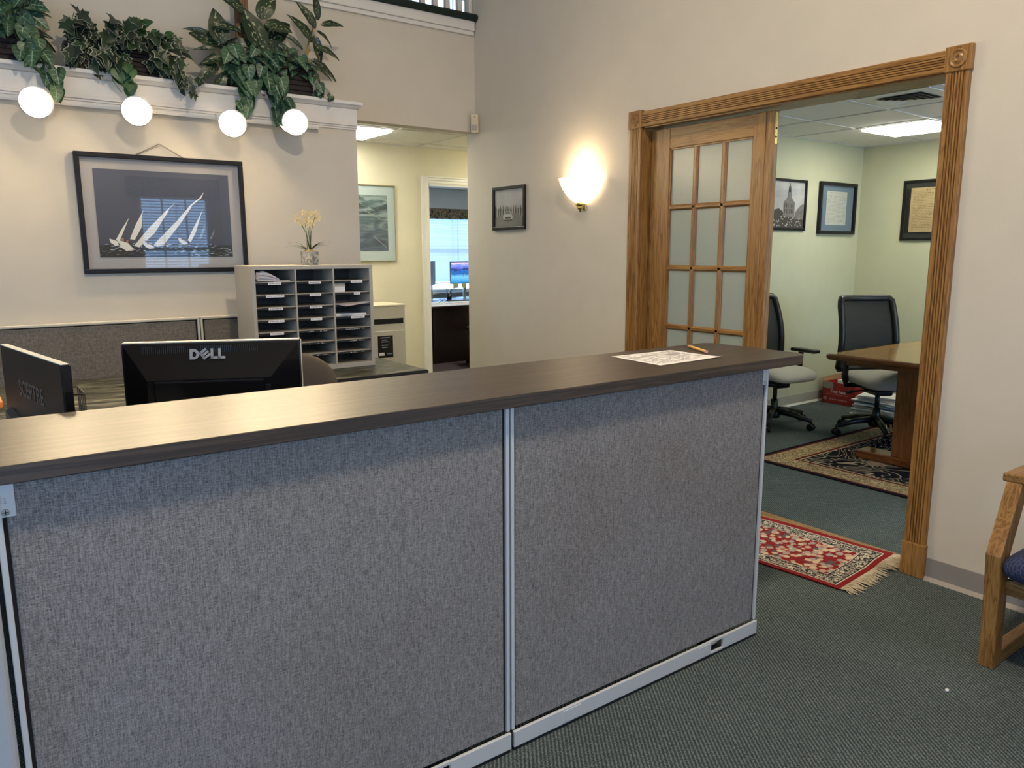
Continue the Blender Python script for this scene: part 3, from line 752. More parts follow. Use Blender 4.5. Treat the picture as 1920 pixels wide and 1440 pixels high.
# ------------------------------------------------------------------ oak doorway in the right wall: casing, jamb, threshold, french door leaf
door = sroot('door_1', (XB, (OP0+OP1)/2, 0))
def fluted(name, y0, y1, z0, z1, vertical):
    """casing strip on the right wall, thickness 20 mm with five flutes"""
    w = (y1-y0) if vertical else (z1-z0)
    prof = [(0, 0), (0, .018), (.004, .021), (.016, .021)]
    nfl = 5; a = .018; step = (w-.036)/nfl
    for k in range(nfl):
        s = a + k*step; prof += [(s+.002, .021), (s+.0035, .0095), (s+step-.0065, .0095), (s+step-.005, .021)]
    prof += [(w-.016, .021), (w-.004, .021), (w, .018), (w, 0)]
    mb = MB()
    if vertical: mb.prism([(XB-d, y0+q, z0) for q, d in prof], [(XB-d, y0+q, z1) for q, d in prof])
    else: mb.prism([(XB-d, y0, z0+q) for q, d in prof], [(XB-d, y1, z0+q) for q, d in prof])
    mb.build(name, 'oak_z' if vertical else 'oak_y', door)
CW = .094
fluted('side_casing', 1.503, 1.503+CW, .155, 2.166, True)
fluted('side_casing', 3.308, 3.308+CW, .155, 2.166, True)
fluted('head_casing', 1.60, 3.305, 2.166, 2.252, False)
for y in (1.497, 3.302):
    mb = MB(); mb.box((XB-.027, y, 2.162), (XB, y+.106, 2.262), .004); ro = mb.build('corner_block', 'oak_z', door)
    mb = MB(); c = (XB-.0265, y+.053, 2.212)
    mb.lathe([(.036, 0), (.036, .004), (.031, .005), (.028, .001), (.020, .001), (.016, .006), (.010, .007), (.007, .002), (.002, .002)], c, (-1, 0, 0), 24); mb.build('rosette', 'oak_z', ro)
    mb = MB(); mb.box((XB-.026, y, 0), (XB, y+.106, .156), .004); mb.build('plinth_block', 'oak_z', door)
mb = MB(); mb.box((XB-.002, OP0-.03, 0), (XC+.014, OP0+.004, OPZ)); mb.build('side_jamb', 'oak_z', door)
mb = MB(); mb.box((XB-.002, OP1-.008, 0), (XC+.014, OP1+.03, OPZ)); mb.box((XB+.075, OP1-.022, 0), (XB+.10, OP1-.008, OPZ-.02)) ; mb.build('side_jamb', 'oak_z', door)
mb = MB(); mb.box((XB-.002, OP0-.03, OPZ-.006), (XC+.014, OP1+.03, OPZ+.02)); mb.build('head_jamb', 'oak_y', door)
mb = MB(); mb.box((XB+.0, OP0+.004, 0), (XC+.02, OP1-.008, .009), .003); mb.build('threshold', 'oak_y', door)
mb = MB()
for z0 in (.012,): mb.box((XB-.022, OP0-.02+.0, 2.245), (XB-.0, OP1, 2.2515))
mb.bm.free()
# leaf
LX0, LX1 = 3.452, 3.492; LY0, LY1 = 2.452, 3.290; LZ0, LZ1 = .014, 2.148
leaf = sroot('door_2', (LX0, (LY0+LY1)/2, 0))
def part(name, lo, hi, mat, bev=.003, par=leaf):
    m = MB(); m.box(lo, hi, bev); return m.build(name, mat, par)
GY = [(3.140, 2.978), (2.940, 2.782), (2.744, 2.580)]
GZ = [(2.030-.3475*k-.315, 2.030-.3475*k) for k in range(5)]
part('stile', (LX0, 3.146, LZ0), (LX1, LY1, LZ1), 'oak_z'); st = part('stile', (LX0, 2.500, LZ0), (LX1, 2.574, LZ1), 'oak_z')
m = MB(); m.box((LX0+.004, 2.484, LZ0), (LX1, 2.502, LZ1)); m.box((LX0-.002, 2.452, LZ0), (LX1+.002, 2.486, LZ1), .004); m.build('astragal', 'oak_z', leaf)
part('rail', (LX0+.001, 2.572, 2.034), (LX1-.001, 3.148, LZ1-.001), 'oak_y'); part('rail', (LX0+.001, 2.572, LZ0+.001), (LX1-.001, 3.148, GZ[4][0]-.004), 'oak_y')
def muntin(y0, y1, z0, z1, horiz):
    m = MB(); d0 = LX0+.004; d1 = LX1-.004
    if horiz:
        h = (z1-z0); m.prism([(d0, y0, z0+h*.3), (d0, y0, z1-h*.3), (d0+.010, y0, z1), (d1-.01, y0, z1), (d1-.01, y0, z0), (d0+.010, y0, z0)], [(d0, y1, z0+h*.3), (d0, y1, z1-h*.3), (d0+.010, y1, z1), (d1-.01, y1, z1), (d1-.01, y1, z0), (d0+.010, y1, z0)])
    else:
        h = (y1-y0); m.prism([(d0, y0+h*.3, z0), (d0, y1-h*.3, z0), (d0+.010, y1, z0), (d1-.01, y1, z0), (d1-.01, y0, z0), (d0+.010, y0, z0)], [(d0, y0+h*.3, z1), (d0, y1-h*.3, z1), (d0+.010, y1, z1), (d1-.01, y1, z1), (d1-.01, y0, z1), (d0+.010, y0, z1)])
    m.build('muntin', 'oak_y' if horiz else 'oak_z', leaf)
for a, b in ((GY[0][1], GY[1][0]), (GY[1][1], GY[2][0])): muntin(b, a, GZ[4][0], 2.034, False)
for k in range(4): muntin(2.572, 3.148, GZ[k+1][1], GZ[k][0], True)
for a, b in ((3.138, 3.148), (2.572, 2.582)):
    m = MB(); m.box((LX0+.006, a, GZ[4][0]), (LX0+.02, b, 2.034)); m.build('glazing_bead', 'oak_z', leaf)
m = MB(); m.box((LX0+.006, 2.574, 2.026), (LX0+.02, 3.146, 2.036)); m.build('glazing_bead', 'oak_y', leaf)
for y1, y0 in GY:
    for z0, z1 in GZ:
        m = MB(); m.box((LX0+.017, y0-.004, z0-.004), (LX0+.021, y1+.004, z1+.004)); m.build('pane', 'obscure_glass', leaf)
m = MB(); m.box((LX0+.008, 2.4500, 1.985), (LX0+.030, 2.4535, 2.143), .001); fb = m.build('flush_bolt', 'brass', leaf)
m = MB()
for z in (2.02, 2.062): m.lathe([(.005, 0), (.005, .002)], (LX0+.019, 2.4502, z), (0, -1, 0), 8)
m.build('bolt_hole', 'reveal_dark', fb)
m = MB(); m.box((LX0+.010, 2.4500, .845), (LX0+.028, 2.4535, .915), .001); m.build('strike_plate', 'brass', leaf)

# hall door casing (white) 
hd = sroot('door_3', ((HX0+HX1)/2, 6.41, 0))
def hcasing(lo, hi):
    m = MB(); m.box(lo, hi, .003); return m
for x0, x1, flip in ((HX0-.072, HX0, 0), (HX1, HX1+.072, 1)):
    m = MB(); prof = [(0, 0), (0, .022), (.012, .022), (.018, .014), (.034, .016), (.040, .010), (.060, .012), (.072, .008), (.072, 0)]
    if flip: prof = [(.072-a, d) for a, d in prof][::-1]
    m.prism([(x0+a, 6.41-d, 0) for a, d in prof], [(x0+a, 6.41-d, 2.147) for a, d in prof]); m.build('side_casing', 'white_gloss', hd)
m = MB(); prof = [(.072-a, d) for a, d in [(0, 0), (0, .022), (.012, .022), (.018, .014), (.034, .016), (.040, .010), (.060, .012), (.072, .008), (.072, 0)]]
m.prism([(HX0, 6.41-d, 2.075+a) for a, d in prof], [(HX1, 6.41-d, 2.075+a) for a, d in prof]); m.build('head_casing', 'white_gloss', hd)
m = MB(); m.box((HX0, 6.405, 0), (HX0+.015, 6.535, 2.075)); m.box((HX1-.015, 6.405, 0), (HX1, 6.535, 2.075)); m.box((HX0, 6.405, 2.06), (HX1, 6.535, 2.0755)); m.build('jamb', 'white_gloss', hd)

# ------------------------------------------------------------------ reception counter: two fabric panels, corner post, countertop
YP = 1.645      # fabric face
PH = 1.034
def reception_panel(x0, x1, label, covers, opening):
    t = thing('reception_panel', label, 'office partition', ((x0+x1)/2, YP+.03, 0), group='panels under the reception counter')
    m = MB(); m.box((x0+.018, YP, .066), (x1-.018, YP+.018, PH-.004), .004); m.build('fabric_panel', 'panel_fabric', t)
    m = MB(); m.box((x0, YP+.016, .06), (x1, YP+.056, PH)); m.build('core', 'dark_grey', t)
    for a, b in ((x0, x0+.011), (x1-.011, x1)):
        m = MB(); m.box((a, YP-.006, .064), (b, YP+.05, PH-.001), .002); m.build('edge_post', 'panel_metal', t)
    for a, b in ((x0+.0108, x0+.0185), (x1-.0185, x1-.0108)):
        m = MB(); m.box((a, YP+.004, .064), (b, YP+.03, PH-.002)); m.build('edge_gap', 'reveal_dark', t)
    yb = YP-.015
    m = MB(); ox0, ox1 = opening
    m.box((x0+.002, yb, .012), (ox0, yb+.01, .062), .0015); m.box((ox1, yb, .012), (x1-.002, yb+.01, .062), .0015)
    m.box((ox0-.002, yb, .012), (ox1+.002, yb+.01, .018)); m.box((ox0-.002, yb, .054), (ox1+.002, yb+.01, .062))
    rw = m.build('raceway', 'panel_metal', t)
    m = MB(); m.box((ox0-.005, yb+.035, .012), (ox1+.005, yb+.06, .06)); m.build('outlet_recess', 'reveal_dark', rw)
    m = MB(); m.box((ox0+.015, yb+.02, .030), (ox1-.01, yb+.036, .040)); m.build('cable', 'steel', rw)
    for a, b in covers:
        m = MB(); m.box((a, yb-.0015, .016), (b, yb+.004, .056), .0012); m.build('knockout_cover', 'panel_metal', rw)
    m = MB(); m.box((x0+.004, yb+.004, 0), (x1-.004, YP+.05, .013)); m.build('foot_strip', 'black_matte', t)
    return t
pl = reception_panel(.028, 1.197, 'left grey fabric panel under the reception counter', [(.30, .37)], (.985-.075, .985))
pr_ = reception_panel(1.203, 2.358, 'right grey fabric panel under the reception counter, ending near the rug', [(1.394, 1.464), (2.024, 2.085)], (2.090, 2.158))
# small steel brackets under the countertop
m = MB(); m.box((.020, YP-.004, .967), (.062, YP, PH-.002), .001); bk = m.build('bracket', 'panel_metal', pl)
m = MB(); F = planeA(.045, .977, YP-.004); m.lathe([(.0065, 0), (.0065, .002), (.005, .003)], F(0, 0), (0, -1, 0), 14); m.pbox(F, (-.0042, .0042), (-.0008, .0008), (.003, .0034), 0, 1); m.pbox(F, (-.0008, .0008), (-.0042, .0042), (.003, .0034), 0, 1)
m.build('screw', ['steel', 'black_matte'], bk)
m = MB(); F = planeA(.040, 1.000, YP-.0042)
for k in range(3): m.pbox(F, (0.002*k-.004, .002*k-.0030), (-.006, .008), (0, .0003))
for k in range(4): m.pbox(F, (.004, .008), (.0032*k-.006, .0032*k-.0045), (0, .0003))
m.build('stamped_print', 'ink_soft', bk)
m = MB(); m.box((2.329, YP-.004, .974), (2.346, YP, PH-.002), .001); bk = m.build('bracket', 'panel_metal', pr_)
m = MB(); m.lathe([(.005, 0), (.005, .002), (.003, .003)], (2.3375, YP-.004, .984), (0, -1, 0), 12); m.build('screw', 'steel', bk)
m = MB(); m.box((-.075, YP-.03, 0), (.0195, YP+.07, PH), .018, seg=4); m.box((-.60, YP+.0, .0), (-.07, YP+.05, PH), .004); cp = m.build('corner_post', 'post_daylit')
tag(cp, 'smooth metal end post, daylight blue in its colour, at the left edge of the reception counter', 'post')

# countertop with rounded corners
m = MB(); x0, x1, y0, y1, r = -.75, 2.565, 1.615, 2.088, .055
pts = []
for cx, cy, a0 in ((x1-r, y0+r, -90), (x1-r, y1-r, 0), (x0+r, y1-r, 90), (x0+r, y0+r, 180)):
    for k in range(9): a = R(a0 + 90*k/8); pts.append((cx + r*math.cos(a), cy + r*math.sin(a)))
m.prism([(*p, PH+.001) for p in pts], [(*p, 1.070) for p in pts])
ct = m.build('countertop', 'counter_wood'); tag(ct, 'dark brown wood-look countertop with rounded end on the reception counter', 'countertop')
bv = ct.modifiers.new('edge', 'BEVEL'); bv.width = .002; bv.segments = 2; bv.limit_method = 'ANGLE'

# paper and pencil on the counter
t = thing('form_sheet', 'white printed form lying on the countertop beside the pencil', 'paper', (2.07, 1.877, 1.070))
A, B_, C_, D_ = Vector((1.927, 2.008, 1.0712)), Vector((2.236, 2.001, 1.0712)), Vector((2.233, 1.756, 1.0712)), Vector((1.902, 1.745, 1.0712))
def q(u, v, h=0): return A.lerp(B_, u).lerp(D_.lerp(C_, u), v) + Vector((0, 0, h))
m = MB(); m.grid([[q(i/8, j/8, .004*max(0, j/8-.7)*(1 if i > 5 else .2)) for i in range(9)] for j in range(9)]); o = m.build('sheet', 'paper', t)
m = MB(); random.seed(3)
for j in range(22):
    v = .08 + .84*j/22; u = .06
    while u < .92:
        w = random.uniform(.02, .10); w = min(w, .93-u)
        if random.random() < .75: m.face([q(u, v, .0006), q(u+w, v, .0006), q(u+w, v+.012, .0006), q(u, v+.012, .0006)])
        u += w + .015
m.face([q(.62, .30, .0007), q(.82, .30, .0007), q(.82, .42, .0007), q(.62, .42, .0007)])
m.build('printed_lines', 'ink_soft', t)
t = thing('pencil', 'yellow wooden pencil lying on the countertop above the form', 'pencil', (2.32, 1.94, 1.070))
a, b = Vector((2.365, 2.028, 1.0768)), Vector((2.272, 1.855, 1.0768)); d = (b-a).normalized()
m = MB(); m.tube([a + d*.022, b - d*.012], .0058, 6); m.build('barrel', 'pencil_yellow', t)
m = MB(); m.tube([a, a + d*.022], [.0008, .0058], 6); m.build('tip', 'pencil_wood', t)
m = MB(); m.tube([b - d*.012, b], .0060, 8); m.build('eraser', 'pink', t)

# ------------------------------------------------------------------ desks behind the counter
def slab(name, lo, hi, label, extra=None):
    t = thing(name, label, 'desk', ((lo[0]+hi[0])/2, (lo[1]+hi[1])/2, 0))
    m = MB(); m.box(lo, hi, .004); m.build('worktop', 'laminate', t)
    m = MB(); m.box((lo[0]-.0005, lo[1]-.003, lo[2]+.001), (hi[0]+.003, lo[1]+.002, hi[2]-.002), .001); m.box((hi[0]-.002, lo[1]-.003, lo[2]+.001), (hi[0]+.003, hi[1], hi[2]-.002), .001); m.build('edge_band', 'black_matte', t)
    for x in (lo[0]+.04, hi[0]-.06):
        for y in (lo[1]+.06, hi[1]-.06):
            m = MB(); m.box((x-.02, y-.02, 0), (x+.02, y+.02, lo[2])); m.build('leg', 'dark_grey', t)
    return t
slab('worksurface', (-.95, 3.96, .72), (2.285, 4.815, .75), 'grey marbled worksurface along the back partition, holding the paper sorter')
slab('worksurface', (-.95, 2.74, .72), (.72, 3.955, .75), 'grey marbled worksurface seen between the two monitors')
slab('worksurface', (-.95, 2.10, .72), (1.9, 2.735, .75), 'grey marbled worksurface hidden behind the reception counter')
# partitions behind desks
def partition(x0, x1, label):
    t = thing('office_partition', label, 'office partition', ((x0+x1)/2, 4.84, 0), group='partitions against the picture wall')
    m = MB(); m.box((x0+.022, 4.822, .08), (x1-.022, 4.835, 1.045), .006); m.build('fabric_panel', 'partition_fabric', t)
    m = MB(); m.box((x0, 4.818, 1.05), (x1, 4.862, 1.066), .004); m.box((x0, 4.818, .02), (x0+.013, 4.862, 1.06), .004); m.box((x1-.013, 4.818, .02), (x1, 4.862, 1.06), .004); m.box((x0, 4.818, 0), (x1, 4.862, .08)); m.build('partition_frame', 'panel_edge_cream', t)
    m = MB(); m.box((x0+.012, 4.829, .07), (x1-.012, 4.858, 1.051)); m.build('core', 'reveal_dark', t)
partition(-.9, 1.209, 'long brown-grey fabric partition behind the two monitors')
partition(1.214, 1.95, 'short brown-grey fabric partition mostly hidden by the paper sorter')

# ------------------------------------------------------------------ monitors
def dell():
    A, B = Vector((.413, 2.60, 0)), Vector((.905, 2.385, 0)); u = (B-A).normalized(); n = Vector((u.y, -u.x, 0)); w = (B-A).length
    zt, h = 1.172, .345
    t = thing('monitor', 'wide black monitor seen from behind, silver letters on its back, centre of the desk', 'monitor', tuple((A+B)/2 + Vector((0, 0, .75))))
    def F(a, b, d=0): return A + u*a + n*d + Vector((0, 0, zt-h+b))
    m = MB(); m.pbox(F, (0, w), (0, h), (-.035, 0), .006); m.build('bezel', 'black_plastic', t)
    m = MB(); m.pbox(F, (.004, w-.004), (h-.004, h+.0012), (-.034, -.002), .001); m.pbox(F, (w-.001, w+.0012), (.004, h-.004), (-.034, -.002)); m.build('lit_silver_edge', 'panel_edge_cream', t)  # top strip holds the spots' light as pale colour, side strip is silver
    # raised back: chamfered pyramid frustum
    i0, j0 = .075, .10
    m = MB()
    o_ = [F(.006, .006, 0), F(w-.006, .006, 0), F(w-.006, h-.006, 0), F(.006, h-.006, 0)]
    p_ = [F(i0, .05, .032), F(w-i0-.02, .05, .032), F(w-i0-.02, h-.115, .032), F(i0, h-.115, .032)]
    m.prism(o_, p_); m.build('back_shell', 'black_gloss', t)
    m = MB(); m.pbox(F, (i0+.02, w-i0-.04), (.055, h-.12), (.031, .040), .004); m.build('inner_cover', 'black_gloss', t)
    m = MB()
    k = 0
    while k < 24:
        b = .09+.005*k; m.pbox(F, (w-.112, w-.096), (b, b+.0022), (.0325, .0336)); k += 1
    k = 0
    while k < 60:
        a = .06 + k*.0058; m.pbox(F, (a, a+.0018), (h-.040, h-.012), (.0035+.002, .0082)); k += 1
    m.build('vent_slots', 'black_plastic', t)
    # letters D E L L on the sloped upper part
    ang = math.atan2(.032, .109)
    def G(a, b, d=0):   # along slope : b=0 at mid height of the slope
        s = .050 + b; return F(a, h-.006-(.109-s)*1.0+.004, .0318*(1-s/.109)+d+.0035)
    def poly(pts, x):
        m.prism([G(x+a, b, 0) for a, b in pts], [G(x+a, b, .002) for a, b in pts])
    m = MB(); x = w*.375; H = .032; B0 = .008
    def rect(a0, a1, b0, b1, x): poly([(a0, B0+b0), (a1, B0+b0), (a1, B0+b1), (a0, B0+b1)], x)
    out = [(0, 0), (.016, 0), (.024, .004), (.0285, .010), (.0285, .020), (.024, .026), (.016, H), (0, H)]
    inn = [(.009, .007), (.0145, .007), (.018, .0095), (.0195, .0125), (.0195, .0175), (.018, .0205), (.0145, .023), (.009, .023)]
    for i in range(8):
        j = (i+1) % 8; poly([(out[i][0], B0+out[i][1]), (out[j][0], B0+out[j][1]), (inn[j][0], B0+inn[j][1]), (inn[i][0], B0+inn[i][1])], x)
    c, s_ = math.cos(R(38)), math.sin(R(38))
    def er(a0, a1, b0, b1):
        P_ = [(a0, b0), (a1, b0), (a1, b1), (a0, b1)]; poly([(.0165 + p*c - q_*s_, B0 + H/2 + p*s_ + q_*c) for p, q_ in P_], x+.0285)
    er(-.013, -.006, -.0135, .0135)
    for b0 in (-.0135, -.0035, .0065): er(-.0125, .0125, b0, b0+.007)
    for k in range(2):
        xx = x+.062+.0225*k; rect(0, .008, 0, H, xx); rect(0, .021, 0, .0075, xx)
    m.build('logo_letters', 'logo_grey', t)
    m = MB(); m.pbox(F, (w*.36, w*.56), (.0, .098), (.038, .06), .004); m.build('stand_head', 'dark_grey', t)
    m = MB(); m.pbox(F, (w*.40, w*.52), (-.077+.012, .03), (.03, .06), .004); m.pbox(F, (w*.30, w*.62), (.75-zt+h, .762-zt+h), (-.10, .12), .004); m.build('stand', 'dark_grey', t)
dell()
def side_monitor():
    A, B = Vector((.116, 2.86, 0)), Vector((.2135, 2.245, 0)); u = (B-A).normalized(); n = Vector((u.y, -u.x, 0)); w = (B-A).length
    zt, h = 1.166, .355
    t = thing('monitor', 'thin dark monitor turned edge-on at the left of the desk, lettered back', 'monitor', tuple((A+B)/2 + Vector((0, 0, .75))))
    def F(a, b, d=0): return A + u*a + n*d + Vector((0, 0, zt-h+b))
    m = MB(); m.pbox(F, (0, w), (0, h), (-.022, 0), .003); m.build('back_shell', 'dark_plastic', t)
    m = MB(); m.pbox(F, (.0, w), (h-.001, h+.001), (-.021, -.001)); m.build('lit_top_edge', 'text_cream', t)  # pale colour paints the overhead light along the dark shell's top
    m = MB(); m.pbox(F, (w-.004, w+.006), (0, h-.004), (-.024, -.002), .002); m.build('side_bezel', 'black_gloss', t)
    F2 = lambda a, b, d=0: F(.185+a, .222+b, .0008+d)
    link('logo_letters', text_mesh('SCEPTRE', .066, F2, .0016, .0004, 0, 1.0, 'logo_dim'), t)
    m = MB(); m.prism([F(.06, 0, 0), F(.44, 0, 0), F(.44, .09, 0), F(.06, .165, 0)], [F(.06, 0, .022), F(.44, 0, .022), F(.44, .08, .018), F(.06, .155, .018)]); m.build('lower_housing', 'dark_grey', t)
    m = MB(); m.pbox(F, (.26, .34), (.75-zt+h, .02), (-.015, .02), .004); m.pbox(F, (.16, .44), (.75-zt+h, .76-zt+h), (-.09, .10), .003); m.build('stand', 'dark_grey', t)
side_monitor()

# wire organiser and paper tray at the left
def wire_box(name, label, lo, hi, nx, r=.0025, cat='tray'):
    t = thing(name, label, cat, ((lo[0]+hi[0])/2, (lo[1]+hi[1])/2, lo[2]))
    m = MB()
    for z in (lo[2]+r, (lo[2]+hi[2])/2, hi[2]):
        m.tube([(lo[0], lo[1], z), (hi[0], lo[1], z), (hi[0], hi[1], z), (lo[0], hi[1], z), (lo[0], lo[1], z)], r, 6)
    m.build('rim_wire', 'black_matte', t)
    m = MB()
    for k in range(nx+1):
        x = lo[0] + (hi[0]-lo[0])*k/nx
        m.tube([(x, lo[1], hi[2]), (x, lo[1], lo[2]+r), (x, hi[1], lo[2]+r), (x, hi[1], hi[2])], r*.8, 6)
    for k in range(5):
        y = lo[1] + (hi[1]-lo[1])*k/4
        m.tube([(lo[0], y, hi[2]), (lo[0], y, lo[2]+r), (hi[0], y, lo[2]+r), (hi[0], y, hi[2])], r*.8, 6)
    m.build('mesh_wires', 'black_matte', t)
    return t
wire_box('wire_organizer', 'black wire desk organizer just right of the side monitor', (.235, 2.86, .75), (.335, 3.03, .985), 2, cat='organizer')
wire_box('wire_tray', 'black wire letter tray at the left frame edge behind the side monitor', (-.16, 3.0, .75), (.10, 3.33, .905), 6)
m = MB(); m.box((-.15, 3.01, .7565), (.09, 3.32, .912), .002); tag(m.build('paper_stack', 'paper'), 'white paper stack in the wire letter tray at the left edge', 'paper')
m = MB(); m.box((-.12, 3.16, .9125), (.118, 3.30, .938), .006); tag(m.build('folder', 'orange'), 'orange folder lying on the paper stack at the left edge', 'folder')

# ------------------------------------------------------------------ seating behind counter : task chair with rounded fabric back
t = thing('task_chair', 'brown fabric task chair with rounded back behind the counter', 'chair', (1.10, 3.43, 0), R(215), local=True)
def pad(pts_fn, nu, nv): return [[pts_fn(i/nu, j/nv) for i in range(nu+1)] for j in range(nv+1)]
def cushion(mb, cx, cy, cz, sx, sy, sz, e=0.35, nu=28, nv=14, mi=0):
    """superellipsoid cushion"""
    def sg(v, p): return math.copysign(abs(v)**p, v)
    rows = []
    for j in range(nv+1):
        ph = -PI/2 + PI*j/nv; r = []
        for i in range(nu+1):
            th = 2*PI*i/nu
            r.append((cx + sx*sg(math.cos(ph), .55)*sg(math.cos(th), e), cy + sy*sg(math.cos(ph), .55)*sg(math.sin(th), e), cz + sz*sg(math.sin(ph), .8)))
        rows.append(r)
    mb.grid(rows, mi)
m = MB(); cushion(m, .02, 0, .47, .25, .25, .05); m.build('seat', 'brown_seat', t)
m = MB()
rows = []
for j in range(15):
    v_ = j/14; r = []
    for i in range(25):
        th = 2*PI*i/24; zz = math.sin(R(-90+180*v_)); rr = math.sqrt(max(0, 1-abs(zz)**3.0))
        r.append((-.24 + .035*rr*math.copysign(abs(math.cos(th))**.6, math.cos(th)) - .06*(zz*.5+.5), .235*rr*math.copysign(abs(math.sin(th))**.6, math.sin(th)), .75 + .215*zz))
    rows.append(r)
m.grid(rows); m.build('backrest', 'brown_seat', t)
m = MB(); m.tube([(-.10, 0, .42), (-.26, 0, .43), (-.30, 0, .60)], .022, 8); m.build('back_post', 'black_plastic', t)
m = MB(); m.tube([(0, 0, .08), (0, 0, .43)], .03, 12); m.build('gas_column', 'black_plastic', t)
for k in range(5):
    a = R(72*k+20); c, s_ = math.cos(a), math.sin(a)
    m = MB(); m.tube([(.02*c, .02*s_, .10), (.28*c, .28*s_, .075)], [.03, .018], 8); lg = m.build('base_leg', 'black_plastic', t)
    m = MB(); m.lathe([(.02, -.02), (.028, -.015), (.028, .015), (.02, .02)], (.29*c, .29*s_, .028), (-s_, c, 0), 14); m.build('caster', 'black_plastic', lg)

# ------------------------------------------------------------------ literature sorter with papers, plant
SX0, SX1, SY0, SY1, SZ0, SZ1 = 1.372, 2.112, 4.310, 4.612, .7505, 1.372
so = thing('paper_sorter', 'grey metal paper sorter with three columns of slots on the back desk', 'sorter', ((SX0+SX1)/2, (SY0+SY1)/2, SZ0))
def sp(name, lo, hi, mat='sorter_metal', bev=.002, par=so):
    m = MB(); m.box(lo, hi, bev); return m.build(name, mat, par)
sp('side_panel', (SX0, SY0, SZ0), (SX0+.022, SY1, SZ1-.02)); sp('side_panel', (SX1-.022, SY0, SZ0), (SX1, SY1, SZ1-.02))
sp('top_panel', (SX0, SY0, SZ1-.022), (SX1, SY1, SZ1)); sp('bottom_panel', (SX0+.02, SY0+.003, SZ0), (SX1-.02, SY1, SZ0+.028))
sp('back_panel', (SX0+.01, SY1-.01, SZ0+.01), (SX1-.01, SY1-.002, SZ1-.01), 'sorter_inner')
cw = (SX1-SX0-.044)/3
for k in (1, 2):
    x = SX0+.022+cw*k; sp('divider', (x-.005, SY0+.001, SZ0+.02), (x+.005, SY1-.01, SZ1-.02), 'sorter_metal', .001)
rowp = (SZ1-.022-SZ0-.028)/8; random.seed(11)
labw = {(0, 0): .075, (0, 1): .105, (0, 2): .082, (0, 3): .092, (0, 4): .08, (1, 0): .075, (1, 1): .07, (1, 2): .075, (1, 3): .07, (2, 0): .075, (2, 1): .04, (2, 3): .09}
for c in range(3):
    for k in range(1, 8):
        z = SZ1-.022-rowp*k; xa, xb = SX0+.022+cw*c+.005*(c > 0), SX0+.022+cw*(c+1)-.005*(c < 2)
        sh = sp('shelf', (xa+.0003, SY0+.006, z), (xb-.0003, SY1-.011, z+.003), 'sorter_inner' if False else 'sorter_metal', 0)
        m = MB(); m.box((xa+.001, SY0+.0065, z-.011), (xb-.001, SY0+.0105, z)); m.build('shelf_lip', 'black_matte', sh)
        w = labw.get((c, k-1))
        if w:
            xm = (xa+xb)/2 + (-.005 if c == 0 else .03*(c == 2) + .0)
            m = MB(); F = planeA(xm-w/2, z-.0135, SY0+.005); m.pbox(F, (0, w), (0, .015), (0, .001))
            u = .008
            while u < w-.012:
                q_ = random.uniform(.006, .018); q_ = min(q_, w-.008-u); m.pbox(F, (u, u+q_), (.005, .0105), (.001, .0013), 0, 1); u += q_+.004
            m.build('label_strip', ['paper', 'ink_soft'], sh)
        elif k >= 5 or (c, k) == (2, 3):
            m = MB(); F = planeA((xa+xb)/2-.05, z-.010, SY0+.0058); u = 0
            if (c, k) != (2, 3):
                while u < .11:
                    q_ = random.uniform(.004, .012); hh = random.uniform(.002, .007)
                    if random.random() < .7: m.pbox(F, (u, u+q_), (0, hh), (0, .0008))
                    u += q_+.004
                m.build('torn_label', 'mat_grey', sh)
            else: m.bm.free()
# contents
def shelf_z(k): return SZ1-.022-rowp*k+.0035
m = MB(); zt_ = shelf_z(1)
for k in range(9):   # fanned bundles, each a thin curved slab
    a0, a1 = k/9, (k+.82)/9
    def arc(a):
        return [(SX0+.030+.012*(1-a), zt_+.002+.004*a+.016*a), (SX0+.036+.018*(1-a), zt_+.006+.050*a), (SX0+.075, zt_+.004+.060*a*(.75+.25*a)), (SX0+.120, zt_+.003+.040*a), (SX0+.165, zt_+.002+.014*a)]
    lo_, hi_ = arc(a0), arc(a1); yo = SY0+.014+.004*(k % 3)
    for q_ in range(4):
        m.prism([(lo_[q_][0], yo, lo_[q_][1]), (lo_[q_+1][0], yo, lo_[q_+1][1]), (hi_[q_+1][0], yo, hi_[q_+1][1]+.0002), (hi_[q_][0], yo, hi_[q_][1]+.0002)], [(lo_[q_][0], SY1-.03, lo_[q_][1]), (lo_[q_+1][0], SY1-.03, lo_[q_+1][1]), (hi_[q_+1][0], SY1-.03, hi_[q_+1][1]+.0002), (hi_[q_][0], SY1-.03, hi_[q_][1]+.0002)])
m.box((SX0+.13, SY0+.012, zt_+.0005), (SX0+.225, SY1-.03, zt_+.006))
tag(m.build('curled_papers', 'paper_lilac'), 'curled sheaf of papers in the top left slot of the sorter', 'paper')
m = MB(); z3 = shelf_z(3); xa = SX0+.022+cw*2+.008
m.prism([(xa, SY0+.04, z3+.004), (xa+.03, SY0-.075, z3-.008), (xa+cw-.012, SY0-.018, z3+.006), (xa+cw-.012, SY0+.22, z3+.004), (xa, SY0+.22, z3+.004)], [(xa, SY0+.04, z3+.009), (xa+.03, SY0-.075, z3-.004), (xa+cw-.012, SY0-.018, z3+.010), (xa+cw-.012, SY0+.22, z3+.009), (xa, SY0+.22, z3+.009)])
tag(m.build('loose_sheets', 'paper_lilac'), 'pale sheets sticking out of a right-column slot of the sorter', 'paper')
m = MB(); z4 = shelf_z(4); m.box((xa+.004, SY0+.012, z4+.0005), (xa+cw-.03, SY0+.23, z4+.012), .001); tag(m.build('paper_stack', 'paper'), 'flat white paper stack in the fourth right-column slot of the sorter', 'paper')
